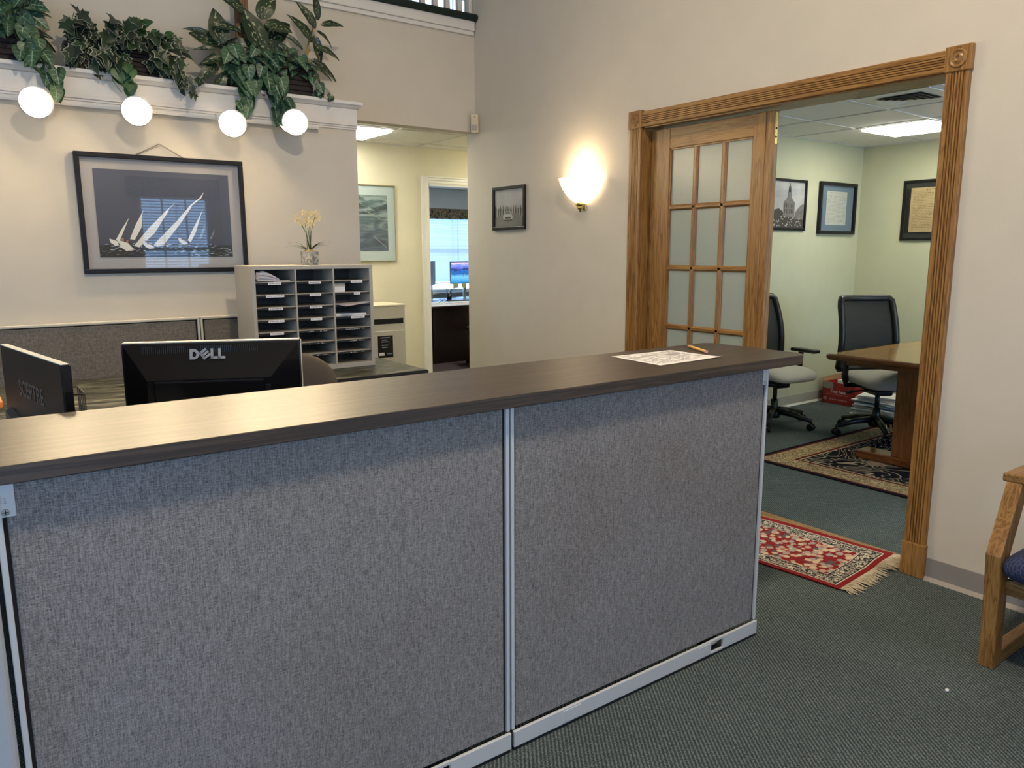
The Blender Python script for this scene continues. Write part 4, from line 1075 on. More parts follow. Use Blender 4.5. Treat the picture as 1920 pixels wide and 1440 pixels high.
z2 = shelf_z(2); m = MB(); m.box((xa+.002, SY0+.02, z2+.0005), (xa+.072, SY0+.10, z2+.052), .002); m.box((xa+.001, SY0+.019, z2+.034), (xa+.073, SY0+.101, z2+.0535), .002, 1); tag(m.build('card_box', ['paper', 'sorter_metal']), 'small white card box in the second right-column slot of the sorter', 'box')

# potted yellow orchid
t = thing('potted_orchid', 'small artificial orchid with pale yellow flowers in a square stone pot on the sorter', 'plant', (1.772, 4.45, SZ1))
m = MB(); F_ = Matrix.Translation((1.772, 4.45, SZ1)) @ Matrix.Rotation(R(22), 4, 'Z')
P8 = [F_ @ Vector(p) for p in [(-.036, -.036, 0), (.036, -.036, 0), (.036, .036, 0), (-.036, .036, 0), (-.038, -.038, .080), (.038, -.038, .080), (.038, .038, .080), (-.038, .038, .080)]]
m.verts8(P8, 0, .003); m.build('pot', 'concrete', t)
m = MB(); cushion(m, 1.772, 4.45, SZ1+.082, .03, .03, .008, 1, 12, 6); m.build('moss', 'stem_yellow', t)
random.seed(5); rgt = Vector((.805, -.593, 0))
flowers = [(-.062, .285), (-.038, .245), (-.012, .295), (.012, .262), (.040, .285), (.006, .235), (-.020, .262), (.030, .248), (.024, .302), (-.066, .262), (.062, .272), (-.030, .306), (.052, .306)]
m = MB()
for k, (dx, dz) in enumerate(flowers[:7]):
    b0 = Vector((1.772, 4.45, SZ1+.08)) + rgt*random.uniform(-.012, .012); top = Vector((1.772, 4.45, SZ1+dz-.005)) + rgt*dx
    m.tube([b0, b0.lerp(top, .5) + Vector((0, 0, .01)) - rgt*dx*.2, top], [.0022, .0018, .0013], 5)
m.build('flower_stems', 'blade', t)
for dx, dz in flowers:
    m = MB(); c = Vector((1.772, 4.45 + random.uniform(-.02, .01), SZ1+dz)) + rgt*dx; nrm = Vector((-.3+random.uniform(-.4, .4), -1, random.uniform(-.1, .5))).normalized()
    e1 = nrm.orthogonal().normalized(); e2 = nrm.cross(e1)
    for p in range(5):
        a = 2*PI*p/5 + random.random()*.4; d = e1*math.cos(a) + e2*math.sin(a); s_ = e1*-math.sin(a) + e2*math.cos(a); L = .025
        m.grid([[c, c + d*L*.5 + s_*.0048 + nrm*.003, c + d*L + nrm*.001], [c, c + d*L*.5 - s_*.0048 + nrm*.003, c + d*L + nrm*.001]])
    m.tube([c, c + nrm*.007], [.003, .001], 6); m.build('flower', 'petal', t)
for k in range(22):
    a = random.uniform(-1, 1); L = random.uniform(.09, .165); m = MB()
    sgn = -1 if k % 2 else 1; out = (rgt*sgn*random.uniform(.5, 1) + Vector((0, random.uniform(-.6, .6), 0))).normalized()
    b0 = Vector((1.772, 4.45, SZ1+.08)); side = out.cross(Vector((0, 0, 1))).normalized(); rows = []
    up = random.uniform(.5, 1.3)
    for j in range(6):
        s_ = j/5; w = .0075*math.sin(PI*min(1, s_*.85+.15)); p = b0 + out*L*s_ + Vector((0, 0, L*up*s_*(1-.75*s_)))
        rows.append([p - side*w, p + side*w])
    m.grid(rows); m.build('blade_leaf', 'blade', t)

# ------------------------------------------------------------------ grey locked bin in the hall
bn = thing('document_bin', 'grey locked document bin with a slot and a black sticker in the hall', 'bin', (3.03, 6.12, 0))
m = MB(); m.box((2.72, 5.93, .04), (3.205, 6.36, .985), .006); m.build('cabinet_body', 'bin_metal', bn)
m = MB(); m.box((2.715, 5.925, .985), (3.215, 6.365, 1.0), .004); m.build('top_panel', 'wall_cream', bn)
m = MB(); m.box((2.74, 5.9285, .835), (3.185, 5.936, .880)); m.build('paper_slot', 'reveal_dark', bn)
m = MB(); m.box((2.745, 5.922, .08), (3.185, 5.932, .775), .003); dr = m.build('bin_door', 'bin_metal', bn)
F = planeA(2.93, .545, 5.922); m = MB(); m.pbox(F, (0, .145), (0, .19), (0, .0012)); stk = m.build('sticker', 'black_gloss', dr)
m = MB()
for z, w, x in ((.170, .09, .025), (.150, .05, .04), (.135, .07, .03), (.105, .06, .035), (.085, .05, .04)): m.pbox(F, (x, x+w), (z, z+.008), (.0012, .0018), 0, 1)
m.pbox(F, (.01, .06), (.02, .045), (.0012, .0018), 0, 0); m.pbox(F, (.085, .135), (.028, .036), (.0012, .0018), 0, 1)
m.build('sticker_print', ['paper', 'sail_blue'], dr)
m = MB(); m.box((2.73, 5.94, 0), (3.195, 6.35, .04)); m.build('plinth', 'black_matte', bn)

# ------------------------------------------------------------------ pictures
def picture(name, label, F, w, h, fw, depth, fmat, mats, prnt):
    """prnt(t, F) builds the print parts; mats=(mat_border, material)"""
    o = F(w/2, 0, 0); t = thing(name, label, 'picture', tuple(o))
    m = MB(); framebars(m, F, w, h, fw, 0, depth); m.build('frame', fmat, t)
    m = MB(); m.pbox(F, (.004, w-.004), (.004, h-.004), (.001, .004)); m.build('backing', mats, t)
    prnt(t, F)
    m = MB(); m.face([F(fw-.002, fw-.002, depth*.6), F(w-fw+.002, fw-.002, depth*.6), F(w-fw+.002, h-fw+.002, depth*.6), F(fw-.002, h-fw+.002, depth*.6)]); m.build('glazing', 'glazing', t)
    return t
def sail_print(t, F):
    # print area: x .087..815 , z .088..573 of the frame .905 x .66
    A0, B0, PW, PHt = .087, .090, .730, .485
    m = MB(); m.pbox(F, (A0, A0+PW), (B0, B0+PHt), (.004, .0055)); m.build('print', 'print_sea', t)
    def U(x, y): return (A0 + PW*x, B0 + PHt*(1-y))   # picture fractions, y down
    G = lambda x, y, d=.006: F(*U(x, y), d)
    m = MB()
    sails = [[(.118, .80), (.143, .82), (.178, .70), (.222, .555), (.224, .545), (.16, .69)],
             [(.218, .79), (.252, .80), (.31, .65), (.323, .49), (.335, .45), (.318, .49), (.265, .63)],
             [(.243, .87), (.28, .885), (.40, .72), (.515, .46), (.522, .43), (.59, .335), (.50, .45), (.36, .66)],
             [(.375, .87), (.455, .87), (.60, .60), (.69, .41), (.70, .38), (.775, .29), (.80, .215), (.76, .29), (.685, .38), (.58, .56)],
             [(.645, .80), (.67, .82), (.715, .70), (.755, .53), (.775, .44), (.74, .54), (.69, .67)]]
    for s in sails: m.face([G(*p) for p in s])
    for s in ([(.735, .785), (.752, .79), (.785, .67), (.79, .605), (.765, .67)], [(.82, .78), (.835, .785), (.86, .70), (.865, .66), (.84, .73)]): m.face([G(*p) for p in s], 1)
    m.build('print_sails', ['sail_white', 'sail_blue'], t)
    m = MB()
    hull = lambda x, y, s: [(x-.04*s, y-.03*s), (x+.02*s, y), (x+.055*s, y+.06*s), (x+.01*s, y+.075*s), (x-.03*s, y+.03*s)]
    for x, y, s in ((.105, .81, .8), (.175, .835, 1.25), (.345, .84, .9), (.605, .795, .8)): m.face([G(a, b, .0062) for a, b in hull(x, y, s)])
    for x, y, s in ((.175, .80, .9), (.34, .82, .9), (.605, .785, .5)):
        for k in range(4): m.face([G(x-.02*s+.017*s*k, y-.02*s+.012*k*s, .0064), G(x+.0*s+.017*s*k, y-.018*s+.012*k*s, .0064), G(x+.004*s+.017*s*k, y+.02*s+.012*k*s, .0064), G(x-.016*s+.017*s*k, y+.015*s+.012*k*s, .0064)], 1 if k % 2 == 0 else 2)
    m.build('print_hulls', ['sail_white', 'boat_red', 'photo_dark'], t)
    m = MB(); random.seed(21)
    for k in range(70):
        x = random.uniform(.01, .97); y = random.uniform(.84, .99) if x > .5 else random.uniform(.84, .93); w = random.uniform(.008, .03)
        m.face([G(x, y, .0061), G(x+w, y-.004, .0061), G(min(.995, x+w*1.3), y+.004, .0061), G(x+w*.4, y+.007, .0061)])
    m.build('print_foam', 'foam', t)
    m = MB(); mw = [(.43, .655, 0), (.43, .655, 0)]
    m.bm.free()
t = picture('sailing_picture', 'large black-framed sailing regatta picture hung by a wire on the left wall', planeA(.627, 1.332, YA), .905, .660, .026, .024, 'black_frame', 'mat_grey', sail_print)
m = MB(); nx = 1.07; m.tube([(.937, YA-.012, 1.992), (nx, YA-.010, 2.062), (1.193, YA-.012, 1.992)], .0014, 6); m.tube([(.945, YA-.008, 1.992), (nx+.004, YA-.006, 2.055), (1.186, YA-.008, 1.992)], .0010, 6); w_ = m.build('hanging_wire', 'brown_wire', t)
m = MB(); m.tube([(nx, YA, 2.060), (nx, YA-.016, 2.063)], .002, 6); m.build('nail', 'steel', w_)

def wave_print(t, F):
    m = MB(); m.pbox(F, (.06, .655), (.095, .59), (.004, .0055)); m.build('print', 'print_wave', t)
    m = MB()
    for pts in ([(.30, .46), (.42, .455), (.50, .42), (.585, .375)], [(.52, .22), (.58, .17), (.64, .12)], [(.30, .52), (.36, .53), (.40, .51)]):
        m.tube([F(a, b, .006) for a, b in pts], .0022, 4)
    m.build('print_lines', 'text_cream', t)
picture('wave_picture', 'thin-framed aqua sea picture on the cream hall wall', planeA(2.653, 1.361, 6.41), .735, .680, .008, .018, 'gold_frame', 'mat_aqua', wave_print)

def car_print(t, F):
    w, h = .402, .312
    m = MB(); m.pbox(F, (.02, w-.02), (.02, h-.02), (.004, .005)); m.build('print', 'sky_photo', t)
    m = MB(); m.face([F(.022, .022, .0055), F(w-.022, .022, .0055), F(w-.022, .15, .0055), F(.022, .15, .0055)]); m.build('print_road', 'photo_road', t)
    m = MB(); random.seed(8)
    for k in range(34):
        x = .03 + (w-.06)*k/33 + random.uniform(-.004, .004); base = .115 + .02*abs(k-17)/17 - .05*(abs(k-17)/17)**2; hh = random.uniform(.04, .065)*(1+.6*(abs(k-17)/17)**2)
        m.face([F(x-.004, base, .006), F(x+.006, base, .006), F(x+.005, base+hh*.8, .006), F(x+.001, base+hh, .006), F(x-.003, base+hh*.8, .006)], k % 3)
    m.build('print_crowd', ['photo_dark', 'photo_mid', 'photo_light'], t)
    m = MB(); c = w*.46
    for pts, mi in (([(-.055, .075), (.055, .075), (.06, .10), (.045, .115), (.035, .135), (-.035, .135), (-.045, .115), (-.06, .10)], 2), ([(-.035, .082), (.035, .082), (.035, .094), (-.035, .094)], 0), ([(-.032, .115), (.032, .115), (.028, .130), (-.028, .130)], 1), ([(-.055, .068), (.055, .068), (.055, .075), (-.055, .075)], 0)):
        m.face([F(c+a, b, .0065 + .0002*(mi != 2)) for a, b in pts], mi)
    m.build('print_car', ['photo_dark', 'photo_mid', 'photo_light'], t)
picture('car_photo', 'small black-framed monochrome photo of a car and crowd beside the sconce', planeB(4.842, 1.606, XB), .402, .314, .022, .020, 'black_frame', 'paper', car_print)

def church_print(t, F):
    w, h = .52, .446
    m = MB(); m.pbox(F, (.022, w-.022), (.022, h-.022), (.004, .005)); m.build('print', 'sky_photo', t)
    m = MB(); x = .27
    def f(pts, mi, d=.006): m.face([F(a, b, d) for a, b in pts], mi)
    f([(x-.085, .12), (x+.085, .12), (x+.085, .245), (x, .315), (x-.085, .245)], 1); f([(x-.03, .27), (x+.03, .27), (x+.03, .335), (x-.03, .335)], 1, .0062)
    f([(x-.02, .335), (x+.02, .335), (x+.018, .375), (x+.008, .39), (x, .425), (x-.008, .39), (x-.018, .375)], 0, .0062)
    for r_ in range(2):
        for k in range(6): f([(x-.07+.025*k, .15+.05*r_), (x-.058+.025*k, .15+.05*r_), (x-.058+.025*k, .185+.05*r_), (x-.07+.025*k, .185+.05*r_)], 0, .0063)
    f([(.36, .10), (w-.025, .10), (w-.025, .235), (w-.06, .23), (.40, .19), (.36, .16)], 1, .0058); f([(.022, .10), (.19, .10), (.19, .16), (.12, .19), (.022, .17)], 0, .0058)
    f([(.022, .022), (w-.022, .022), (w-.022, .12), (.022, .125)], 0, .0057)
    random.seed(4)
    for k in range(40):
        a, b = random.uniform(.03, w-.07), random.uniform(.026, .115); s = random.uniform(.01, .03); f([(a, b), (a+s, b+.002), (a+s*.8, b+.012), (a+.004, b+.010)], 2, .0064)
    m.build('print_town', ['photo_dark', 'photo_mid', 'photo_light'], t)
picture('church_photo', 'black-framed monochrome photo of a steepled town hall on the green wall', planeA(5.85, 1.628, 4.152), .52, .446, .022, .020, 'black_frame', 'paper', church_print)

def lines(m, F, x0, x1, z0, z1, n, cols, d, seed, hgt=.0035, dens=.8):
    random.seed(seed); cwid = (x1-x0)/cols
    for c in range(cols):
        for k in range(n):
            z = z1 - (z1-z0)*k/n; u = x0 + cwid*c + .004; e = x0 + cwid*(c+1) - .006
            while u < e:
                w = min(random.uniform(.006, .03), e-u)
                if random.random() < dens: m.face([F(u, z-hgt, d), F(u+w, z-hgt, d), F(u+w, z, d), F(u, z, d)])
                u += w + .006
def blue_print(t, F):
    m = MB(); m.pbox(F, (.135, .475), (.085, .395), (.004, .0055)); m.build('print', 'text_cream', t)
    m = MB(); lines(m, F, .145, .465, .095, .365, 22, 4, .0058, 2); lines(m, F, .18, .43, .375, .385, 1, 1, .0058, 3, .006); m.build('print_text', 'ink_soft', t)
picture('certificate', 'black-framed printed sheet with a blue mat on the green wall', planeA(6.573, 1.604, 4.152), .615, .476, .030, .030, 'black_frame', 'mat_blue', blue_print)
def old_print(t, F):
    m = MB(); m.pbox(F, (.07, .62), (.075, .475), (.004, .0055)); m.build('print', 'parchment', t)
    m = MB(); lines(m, F, .09, .60, .09, .43, 24, 1, .0058, 6, .004, .9); lines(m, F, .2, .5, .445, .462, 2, 1, .0058, 9, .007); m.build('print_text', 'ink_brown', t)
picture('old_document', 'old parchment document in a wide black frame on the far green wall', planeB(3.725, 1.541, 7.292), .69, .545, .022, .022, 'black_frame', 'black_matte', old_print)

# ------------------------------------------------------------------ wall sconce
sc = thing('wall_sconce', 'lit ribbed glass wall sconce with brass base on the right wall', 'wall lamp', (XB, 3.822, 1.70))
m = MB(); rows = []; nseg = 48
for z, rr in ((1.752, .035), (1.762, .060), (1.785, .098), (1.815, .132), (1.85, .160), (1.885, .179), (1.912, .190), (1.918, .192)):
    r = []
    for k in range(nseg+1):
        th = PI*k/nseg; fl = 1 + .030*math.cos(k*PI/1.5*1.0) * (1 if rr > .05 else 0)
        r.append((XB-.012 - .62*rr*fl*math.sin(th), 3.822 + rr*fl*math.cos(th), z))
    rows.append(r)
m.grid(rows); m.build('glass_shade', 'shade_glass', sc)
m = MB(); m.lathe([(.004, 0), (.009, .006), (.006, .014), (.016, .018), (.026, .030), (.020, .034), (.030, .042), (.033, .056), (.026, .060)], (XB-.032, 3.822, 1.698), (0, 0, 1), 20); m.build('brass_base', 'brass', sc)
m = MB(); m.box((XB-.010, 3.80, 1.715), (XB, 3.844, 1.80), .004); m.box((XB-.03, 3.815, 1.735), (XB-.004, 3.829, 1.75)); m.build('wall_plate', 'brass', sc)
m = MB(); cushion(m, XB-.062, 3.822, 1.90, .026, .026, .042, 1, 16, 10); m.build('bulb', 'pendant_glow', sc)
L = bpy.data.lights.new('sconce_bulb', 'POINT'); L.energy = 2.6; L.color = (1, .74, .46); L.shadow_soft_size = .03
o = bpy.data.objects.new('sconce_bulb', L); COL.objects.link(o); o.location = (XB-.09, 3.822, 1.985)

# motion sensor in the corner
ms = thing('motion_sensor', 'cream motion sensor in the corner beside the hall opening', 'sensor', (3.372, 5.055, 2.33))
a, b = Vector((.80, .60, 0)), Vector((-.6, .8, 0)); c0 = Vector((3.372, 5.050, 2.335))
def F(p, q_, d=0): return c0 + Vector((.743, -.669, 0))*p + Vector((-.669, -.743, 0))*d + Vector((0, 0, q_))
m = MB(); m.pbox(F, (-.030, .030), (0, .140), (-.015, .032), .008); m.build('housing', 'sensor_cream', ms)
m = MB(); m.pbox(F, (-.022, .022), (.022, .062), (.030, .0345), .003); m.build('lens', 'sensor_lens', ms)
m = MB(); m.lathe([(.003, 0), (.003, .002)], F(0, .118, .031), F(0, 0, 1)-F(0, 0, 0), 8); m.build('indicator', 'glass_dark', ms)

# ------------------------------------------------------------------ track lighting
tr = thing('light_track', 'white track rail under the plant ledge carrying four spotlights', 'track', (.6, YA-.03, 2.23))
m = MB(); m.box((-1.4, YA-.034, 2.222), (2.03, YA, 2.242), .002); m.build('rail', 'white_trim', tr)
m = MB(); m.box((-1.39, YA-.036, 2.228), (2.02, YA-.033, 2.236)); m.build('rail_groove', 'grid_metal', tr)
def spot(x, z, label):
    """head aimed towards the counter; local coords about the lens centre"""
    t = thing('track_spotlight', label, 'spotlight', (x, 4.70, z), group='track spotlights under the plant ledge')
    c = Vector((x, 4.695, z)); d = (Vector((1.1, 1.4, .5)) - c); d = Vector((-.30 - .1*x, -1, -.38)).normalized()
    m = MB(); m.lathe([(.030, -.115), (.045, -.11), (.052, -.09), (.060, -.045), (.078, -.012), (.080, .004), (.074, .006), (.070, -.004)], c, d, 28); m.build('lamp_housing', 'lamp_metal', t)
    m = MB(); m.lathe([(.069, .001), (.064, .008), (.045, .016), (.02, .021), (.002, .022)], c, d, 28); m.build('lens', 'spot_lens', t)
    bk_ = c - d*.09; ad = Vector((x-.028, YA-.036, 2.232))
    m = MB(); m.box((ad.x-.028, YA-.062, 2.212), (ad.x+.028, YA-.030, 2.252), .004); ap = m.build('adapter', 'white_trim', t)
    m = MB(); m.tube([ad + Vector((0, -.026, 0)), ad + Vector((0.01, -.05, -.01)), bk_], .009, 8); m.build('yoke', 'lamp_metal', t)
for x, z, l in ((.463, 2.200, 'leftmost lit spotlight on the track under the trailing syngonium'), (.932, 2.204, 'second lit spotlight from the left, above the sailing picture'), (1.440, 2.186, 'third lit spotlight from the left on the track'), (1.818, 2.228, 'rightmost lit spotlight on the track under the leafy basket')): spot(x, z, l)

# pendant lamps high above (outside the picture); the desk one is added to balance the light
for n_, (x, y) in enumerate(((KEY[0], KEY[1]), (1.6, 3.5))):
    t = thing('pendant_lamp', ['warm pendant lamp high above the counter', 'added warm fill lamp high above the back desk'][n_], 'ceiling light', (x, y, 4.6))
    m = MB(); m.lathe([(.20, 0), (.205, .01), (.19, .05), (.08, .12), (.02, .13)], (x, y, 4.63), (0, 0, 1), 24); m.build('shade', 'white_trim', t)
    m = MB(); m.tube([(x, y, 4.75), (x, y, CEIL)], .008, 8); m.build('rod', 'brass', t)

# ------------------------------------------------------------------ planters on the ledge
def set_attr(me, edge, along):
    for n, vals in (('edge', edge), ('along', along)):
        a = me.attributes.new(n, 'FLOAT', 'POINT')
        a.data.foreach_set('value', vals)
def leaf_fold(kind):
    """leaf lying along +y, tip at y=1, normal +z; half outline mirrored"""
    if kind == 'arrow':
        half = [(0, .0), (.16, -.17), (.32, -.20), (.44, -.06), (.47, .14), (.41, .36), (.29, .60), (.14, .82), (0, 1.0)]
        mid = [(0, y) for y in (0, .02, .05, .10, .22, .40, .62, .83, 1.0)]; fold, droop = .22, .14
    elif kind == 'heart':
        half = [(0, .05), (.16, -.08), (.33, -.02), (.44, .16), (.42, .38), (.30, .62), (.14, .84), (0, 1.0)]
        mid = [(0, y) for y in (.05, .08, .12, .22, .40, .62, .84, 1.0)]; fold, droop = .12, .16
    elif kind == 'ivy':
        half = [(0, .06), (.12, -.06), (.34, -.10), (.30, .08), (.50, .30), (.24, .42), (.20, .62), (.09, .82), (0, 1.0)]
        mid = [(0, y) for y in (.06, .09, .12, .18, .30, .44, .62, .82, 1.0)]; fold, droop = .15, .10
    else:
        half = [(0, 0), (.06, .03), (.15, .14), (.20, .30), (.21, .48), (.17, .66), (.10, .84), (.04, .95), (0, 1.0)]
        mid = [(0, y) for y in (0, .03, .14, .30, .48, .66, .84, .95, 1.0)]; fold, droop = .25, .55
    V, E, A, Fc = [], [], [], []
    T = (0, .5, .82, 1.0) if kind in ('ivy', 'long') else (0, .55, 1.0)
    for sgn in (1, -1):
        base = len(V)
        for (hx, hy), (mx, my) in zip(half, mid):
            for tt in T:
                x = sgn*hx*tt; y = my + (hy-my)*tt
                wv = .02*math.sin(y*17+sgn) if kind == 'long' else 0
                V.append((x, y, fold*abs(x)*(1 if kind != 'arrow' else 1) - droop*y*y + wv*tt)); E.append(tt); A.append(my)
        n = len(T)
        for i in range(len(half)-1):
            for j in range(n-1):
                q_ = (base+i*n+j, base+i*n+j+1, base+(i+1)*n+j+1, base+(i+1)*n+j)
                Fc.append(q_ if sgn > 0 else q_[::-1])
    return V, E, A, Fc
LEAF = {}
for kind, mt in (('arrow', 'leaf_vein'), ('ivy', 'leaf_rim'), ('heart', 'leaf_plain'), ('long', 'leaf_fleck')):
    V, E, A, Fc = leaf_fold(kind); me = bpy.data.meshes.new('leaf_'+kind); me.from_pydata(V, [], Fc)
    set_attr(me, E, A); me.materials.append(M[mt])
    for p in me.polygons: p.use_smooth = True
    LEAF[kind] = me
def put_leaf(root, kind, pos, tip, nrm, size, name='leaf', wid=1.0):
    y = Vector(tip).normalized(); z = Vector(nrm); z = (z - y*z.dot(y)).normalized(); x = y.cross(z)
    m = Matrix((x*size*wid, y*size, z*size)).transposed().to_4x4(); m.translation = pos
    o = bpy.data.objects.new(name, LEAF[kind]); COL.objects.link(o); o.parent = root
    o.matrix_parent_inverse = WMAT[root.name].inverted(); o.matrix_basis = m
    return o
def basket(root, x0, x1, y0, y1, z0, z1):
    m = MB(); n = 5
    for k in range(n):
        za, zb = z0 + (z1-z0)*k/n, z0 + (z1-z0)*(k+1)/n; e = .004*(k % 2)
        m.box((x0-e-.004*k, y0-e, za), (x1+e+.004*k, y1+e, zb), .006)
    m.tube([(x0-.02, y0-.006, z1), (x1+.02, y0-.006, z1), (x1+.02, y1, z1), (x0-.02, y1, z1), (x0-.02, y0-.006, z1)], .010, 8)
    m.build('basket', 'wicker', root)
    m = MB(); m.box((x0, y0, z1-.01), (x1, y1, z1+.004)); m.build('soil', 'soil', root)
YL = 4.925
def scatter(root, kind, cl, rnd, name='leaf'):
    """cl: (x, z, rx, rz, n, size, y, hang) ; hang 0..1 = tips point down"""
    for x, z, rx, rz, n, size, y, hang in cl:
        for _ in range(n):
            a = rnd.uniform(0, 2*PI); q_ = math.sqrt(rnd.random()); px, pz = x + rx*q_*math.cos(a), z + rz*q_*math.sin(a)
            py = y + rnd.uniform(-.05, .06)
            tip = Vector((rnd.uniform(-.8, .8)*(1-hang*.5), rnd.uniform(-.75, -.05), rnd.uniform(-.9, .5)*(1-hang) - hang*1.1))
            nrm = Vector((rnd.uniform(-.5, .4), rnd.uniform(-1, -.4), rnd.uniform(.0, .9)))
            s = size*rnd.uniform(.75, 1.2)
            put_leaf(root, kind, (px, py, pz + s*.4*hang), tip, nrm, s, name)
def vines(root, paths, mat='stem_green', r=.0022):
    m = MB()
    for p in paths: m.tube(p, r, 5)
    m.build('vines', mat, root)
rnd = random.Random(17)
# 1 left syngonium basket
p1 = thing('basket_plant', 'left basket of green arrow-leaf syngonium on the ledge, cut by the frame', 'plant', (.22, YL, 2.418), group='basket plants on the ledge')
basket(p1, -.05, .50, 4.862, 5.02, 2.419, 2.565)
scatter(p1, 'arrow', [(.40, 2.66, .12, .09, 26, .085, 4.86, .25), (.28, 2.66, .14, .12, 22, .09, 4.86, .25), (.10, 2.66, .14, .10, 16, .09, 4.88, .25), (.44, 2.56, .06, .05, 7, .08, 4.84, .7), (.50, 2.45, .07, .06, 10, .085, 4.815, .8), (.55, 2.36, .06, .06, 10, .075, 4.79, .95), (.57, 2.28, .03, .03, 4, .07, 4.78, 1.0), (.40, 2.76, .10, .06, 10, .08, 4.9, .1)], rnd)
for k in range(7): put_leaf(p1, 'long', (rnd.uniform(.36, .46), 4.92, rnd.uniform(2.58, 2.70)), (rnd.uniform(.3, .9), rnd.uniform(-.3, .1), rnd.uniform(-.2, .5)), (-.3, -1, .6), rnd.uniform(.12, .17), 'long_leaf')
vines(p1, [[(.42, 4.87, 2.58), (.50, 4.81, 2.47), (.55, 4.79, 2.38), (.57, 4.785, 2.28)], [(.40, 4.87, 2.58), (.47, 4.81, 2.45), (.51, 4.795, 2.36)]])
# 2 ivy basket
p2 = thing('basket_plant', 'middle basket of white-edged variegated ivy trailing on the ledge', 'plant', (.90, YL, 2.418), group='basket plants on the ledge')
basket(p2, .66, 1.17, 4.862, 5.02, 2.419, 2.545)
scatter(p2, 'ivy', [(.74, 2.61, .10, .09, 28, .095, 4.87, .35), (.88, 2.61, .12, .08, 30, .10, 4.86, .35), (1.02, 2.61, .12, .08, 30, .10, 4.86, .35), (1.13, 2.57, .09, .08, 22, .09, 4.86, .4), (.72, 2.48, .09, .07, 26, .09, 4.83, .8), (.86, 2.49, .09, .06, 20, .09, 4.825, .7), (1.10, 2.51, .07, .05, 14, .09, 4.83, .7), (1.17, 2.46, .05, .05, 16, .075, 4.83, .8), (1.21, 2.40, .04, .035, 12, .06, 4.81, .9), (1.26, 2.345, .025, .03, 7, .05, 4.79, 1.0), (.72, 2.67, .08, .04, 6, .065, 4.9, .0), (1.30, 2.425, .08, .015, 8, .055, 4.84, .5)], rnd)
scatter(p2, 'heart', [(.90, 2.42, .06, .06, 14, .075, 4.80, .9), (.92, 2.34, .035, .04, 7, .06, 4.785, 1.0), (1.05, 2.66, .10, .03, 12, .08, 4.88, .1), (1.15, 2.63, .05, .03, 6, .06, 4.88, .1)], rnd, 'heart_leaf')
vines(p2, [[(.86, 4.86, 2.54), (.86, 4.81, 2.42), (.84, 4.79, 2.37), (.88, 4.785, 2.31)], [(1.15, 4.86, 2.52), (1.20, 4.81, 2.42), (1.24, 4.79, 2.37), (1.27, 4.785, 2.31)], [(.70, 4.88, 2.56), (.68, 4.87, 2.66), (.70, 4.87, 2.71)], [(1.15, 4.87, 2.54), (1.24, 4.86, 2.50), (1.26, 4.85, 2.52)]])
# 3 dieffenbachia + syngonium basket
p3 = thing('basket_plant', 'right basket mixing tall dark dieffenbachia and trailing syngonium on the ledge', 'plant', (1.76, YL, 2.418), group='basket plants on the ledge')
basket(p3, 1.53, 2.005, 4.862, 5.02, 2.419, 2.575)
scatter(p3, 'arrow', [(1.56, 2.57, .10, .07, 18, .085, 4.85, .4), (1.70, 2.60, .10, .06, 18, .085, 4.85, .35), (1.84, 2.64, .08, .08, 18, .08, 4.86, .3), (1.93, 2.60, .06, .07, 14, .08, 4.86, .4), (1.58, 2.47, .08, .05, 10, .085, 4.82, .85), (1.58, 2.37, .06, .05, 10, .08, 4.795, .95), (1.56, 2.28, .05, .04, 8, .075, 4.78, 1.0), (1.68, 2.48, .05, .06, 7, .085, 4.82, .8), (1.76, 2.41, .05, .06, 8, .09, 4.80, .95), (1.78, 2.31, .05, .05, 8, .08, 4.78, 1.0), (1.755, 2.22, .02, .03, 3, .08, 4.775, 1.0), (2.00, 2.54, .05, .05, 7, .06, 4.86, .7), (2.05, 2.45, .03, .04, 7, .055, 4.85, .9), (2.06, 2.425, .06, .01, 6, .055, 4.84, .4)], rnd)
LONG = [  # base x,z  tip dx,dz  size wid normal
    (1.45, 2.66, -.10, .055, .15, 1.5), (1.40, 2.72, -.13, .02, .13, .55), (1.46, 2.66, -.02, .13, .19, 1.5), (1.43, 2.62, -.14, .02, .12, .6), (1.44, 2.55, -.08, -.05, .15, 1.2), (1.50, 2.60, -.14, -.02, .16, 1.0), (1.47, 2.50, -.06, -.10, .14, 1.1), (1.41, 2.75, .14, .03, .17, .8),
    (1.50, 2.65, .17, .04, .21, 1.35), (1.66, 2.67, -.12, .01, .19, 1.3), (1.70, 2.66, -.05, .15, .24, 1.45), (1.68, 2.68, .12, -.10, .24, 1.25), (1.72, 2.72, .11, .10, .22, 1.5), (1.70, 2.85, .05, .08, .17, 1.5), (1.60, 2.86, -.08, .07, .16, 1.3), (1.72, 2.80, .13, .03, .17, 1.3), (1.58, 2.76, .10, .08, .15, 1.2),
    (2.03, 2.76, -.09, .15, .19, .95), (2.05, 2.84, -.06, .10, .17, .9), (2.04, 2.72, .10, .0, .17, .75), (2.02, 2.66, .12, -.04, .20, .62), (2.01, 2.62, .13, -.03, .15, .55), (1.96, 2.70, -.10, .09, .18, .45), (2.08, 2.86, .10, .04, .15, .75), (2.07, 2.84, .10, -.03, .14, .6), (2.08, 2.90, -.02, .12, .16, .7), (2.04, 2.80, .03, -.10, .16, .9), (2.00, 2.60, .10, -.10, .14, .5)]
for k, (x, z, dx, dz, s, wd) in enumerate(LONG):
    put_leaf(p3, 'long', (x, 4.92 - .02*(k % 4), z), (dx, rnd.uniform(-.06, -.01), dz), (rnd.uniform(-.3, .3), -1, rnd.uniform(.15, .6)), s, 'long_leaf', wd)
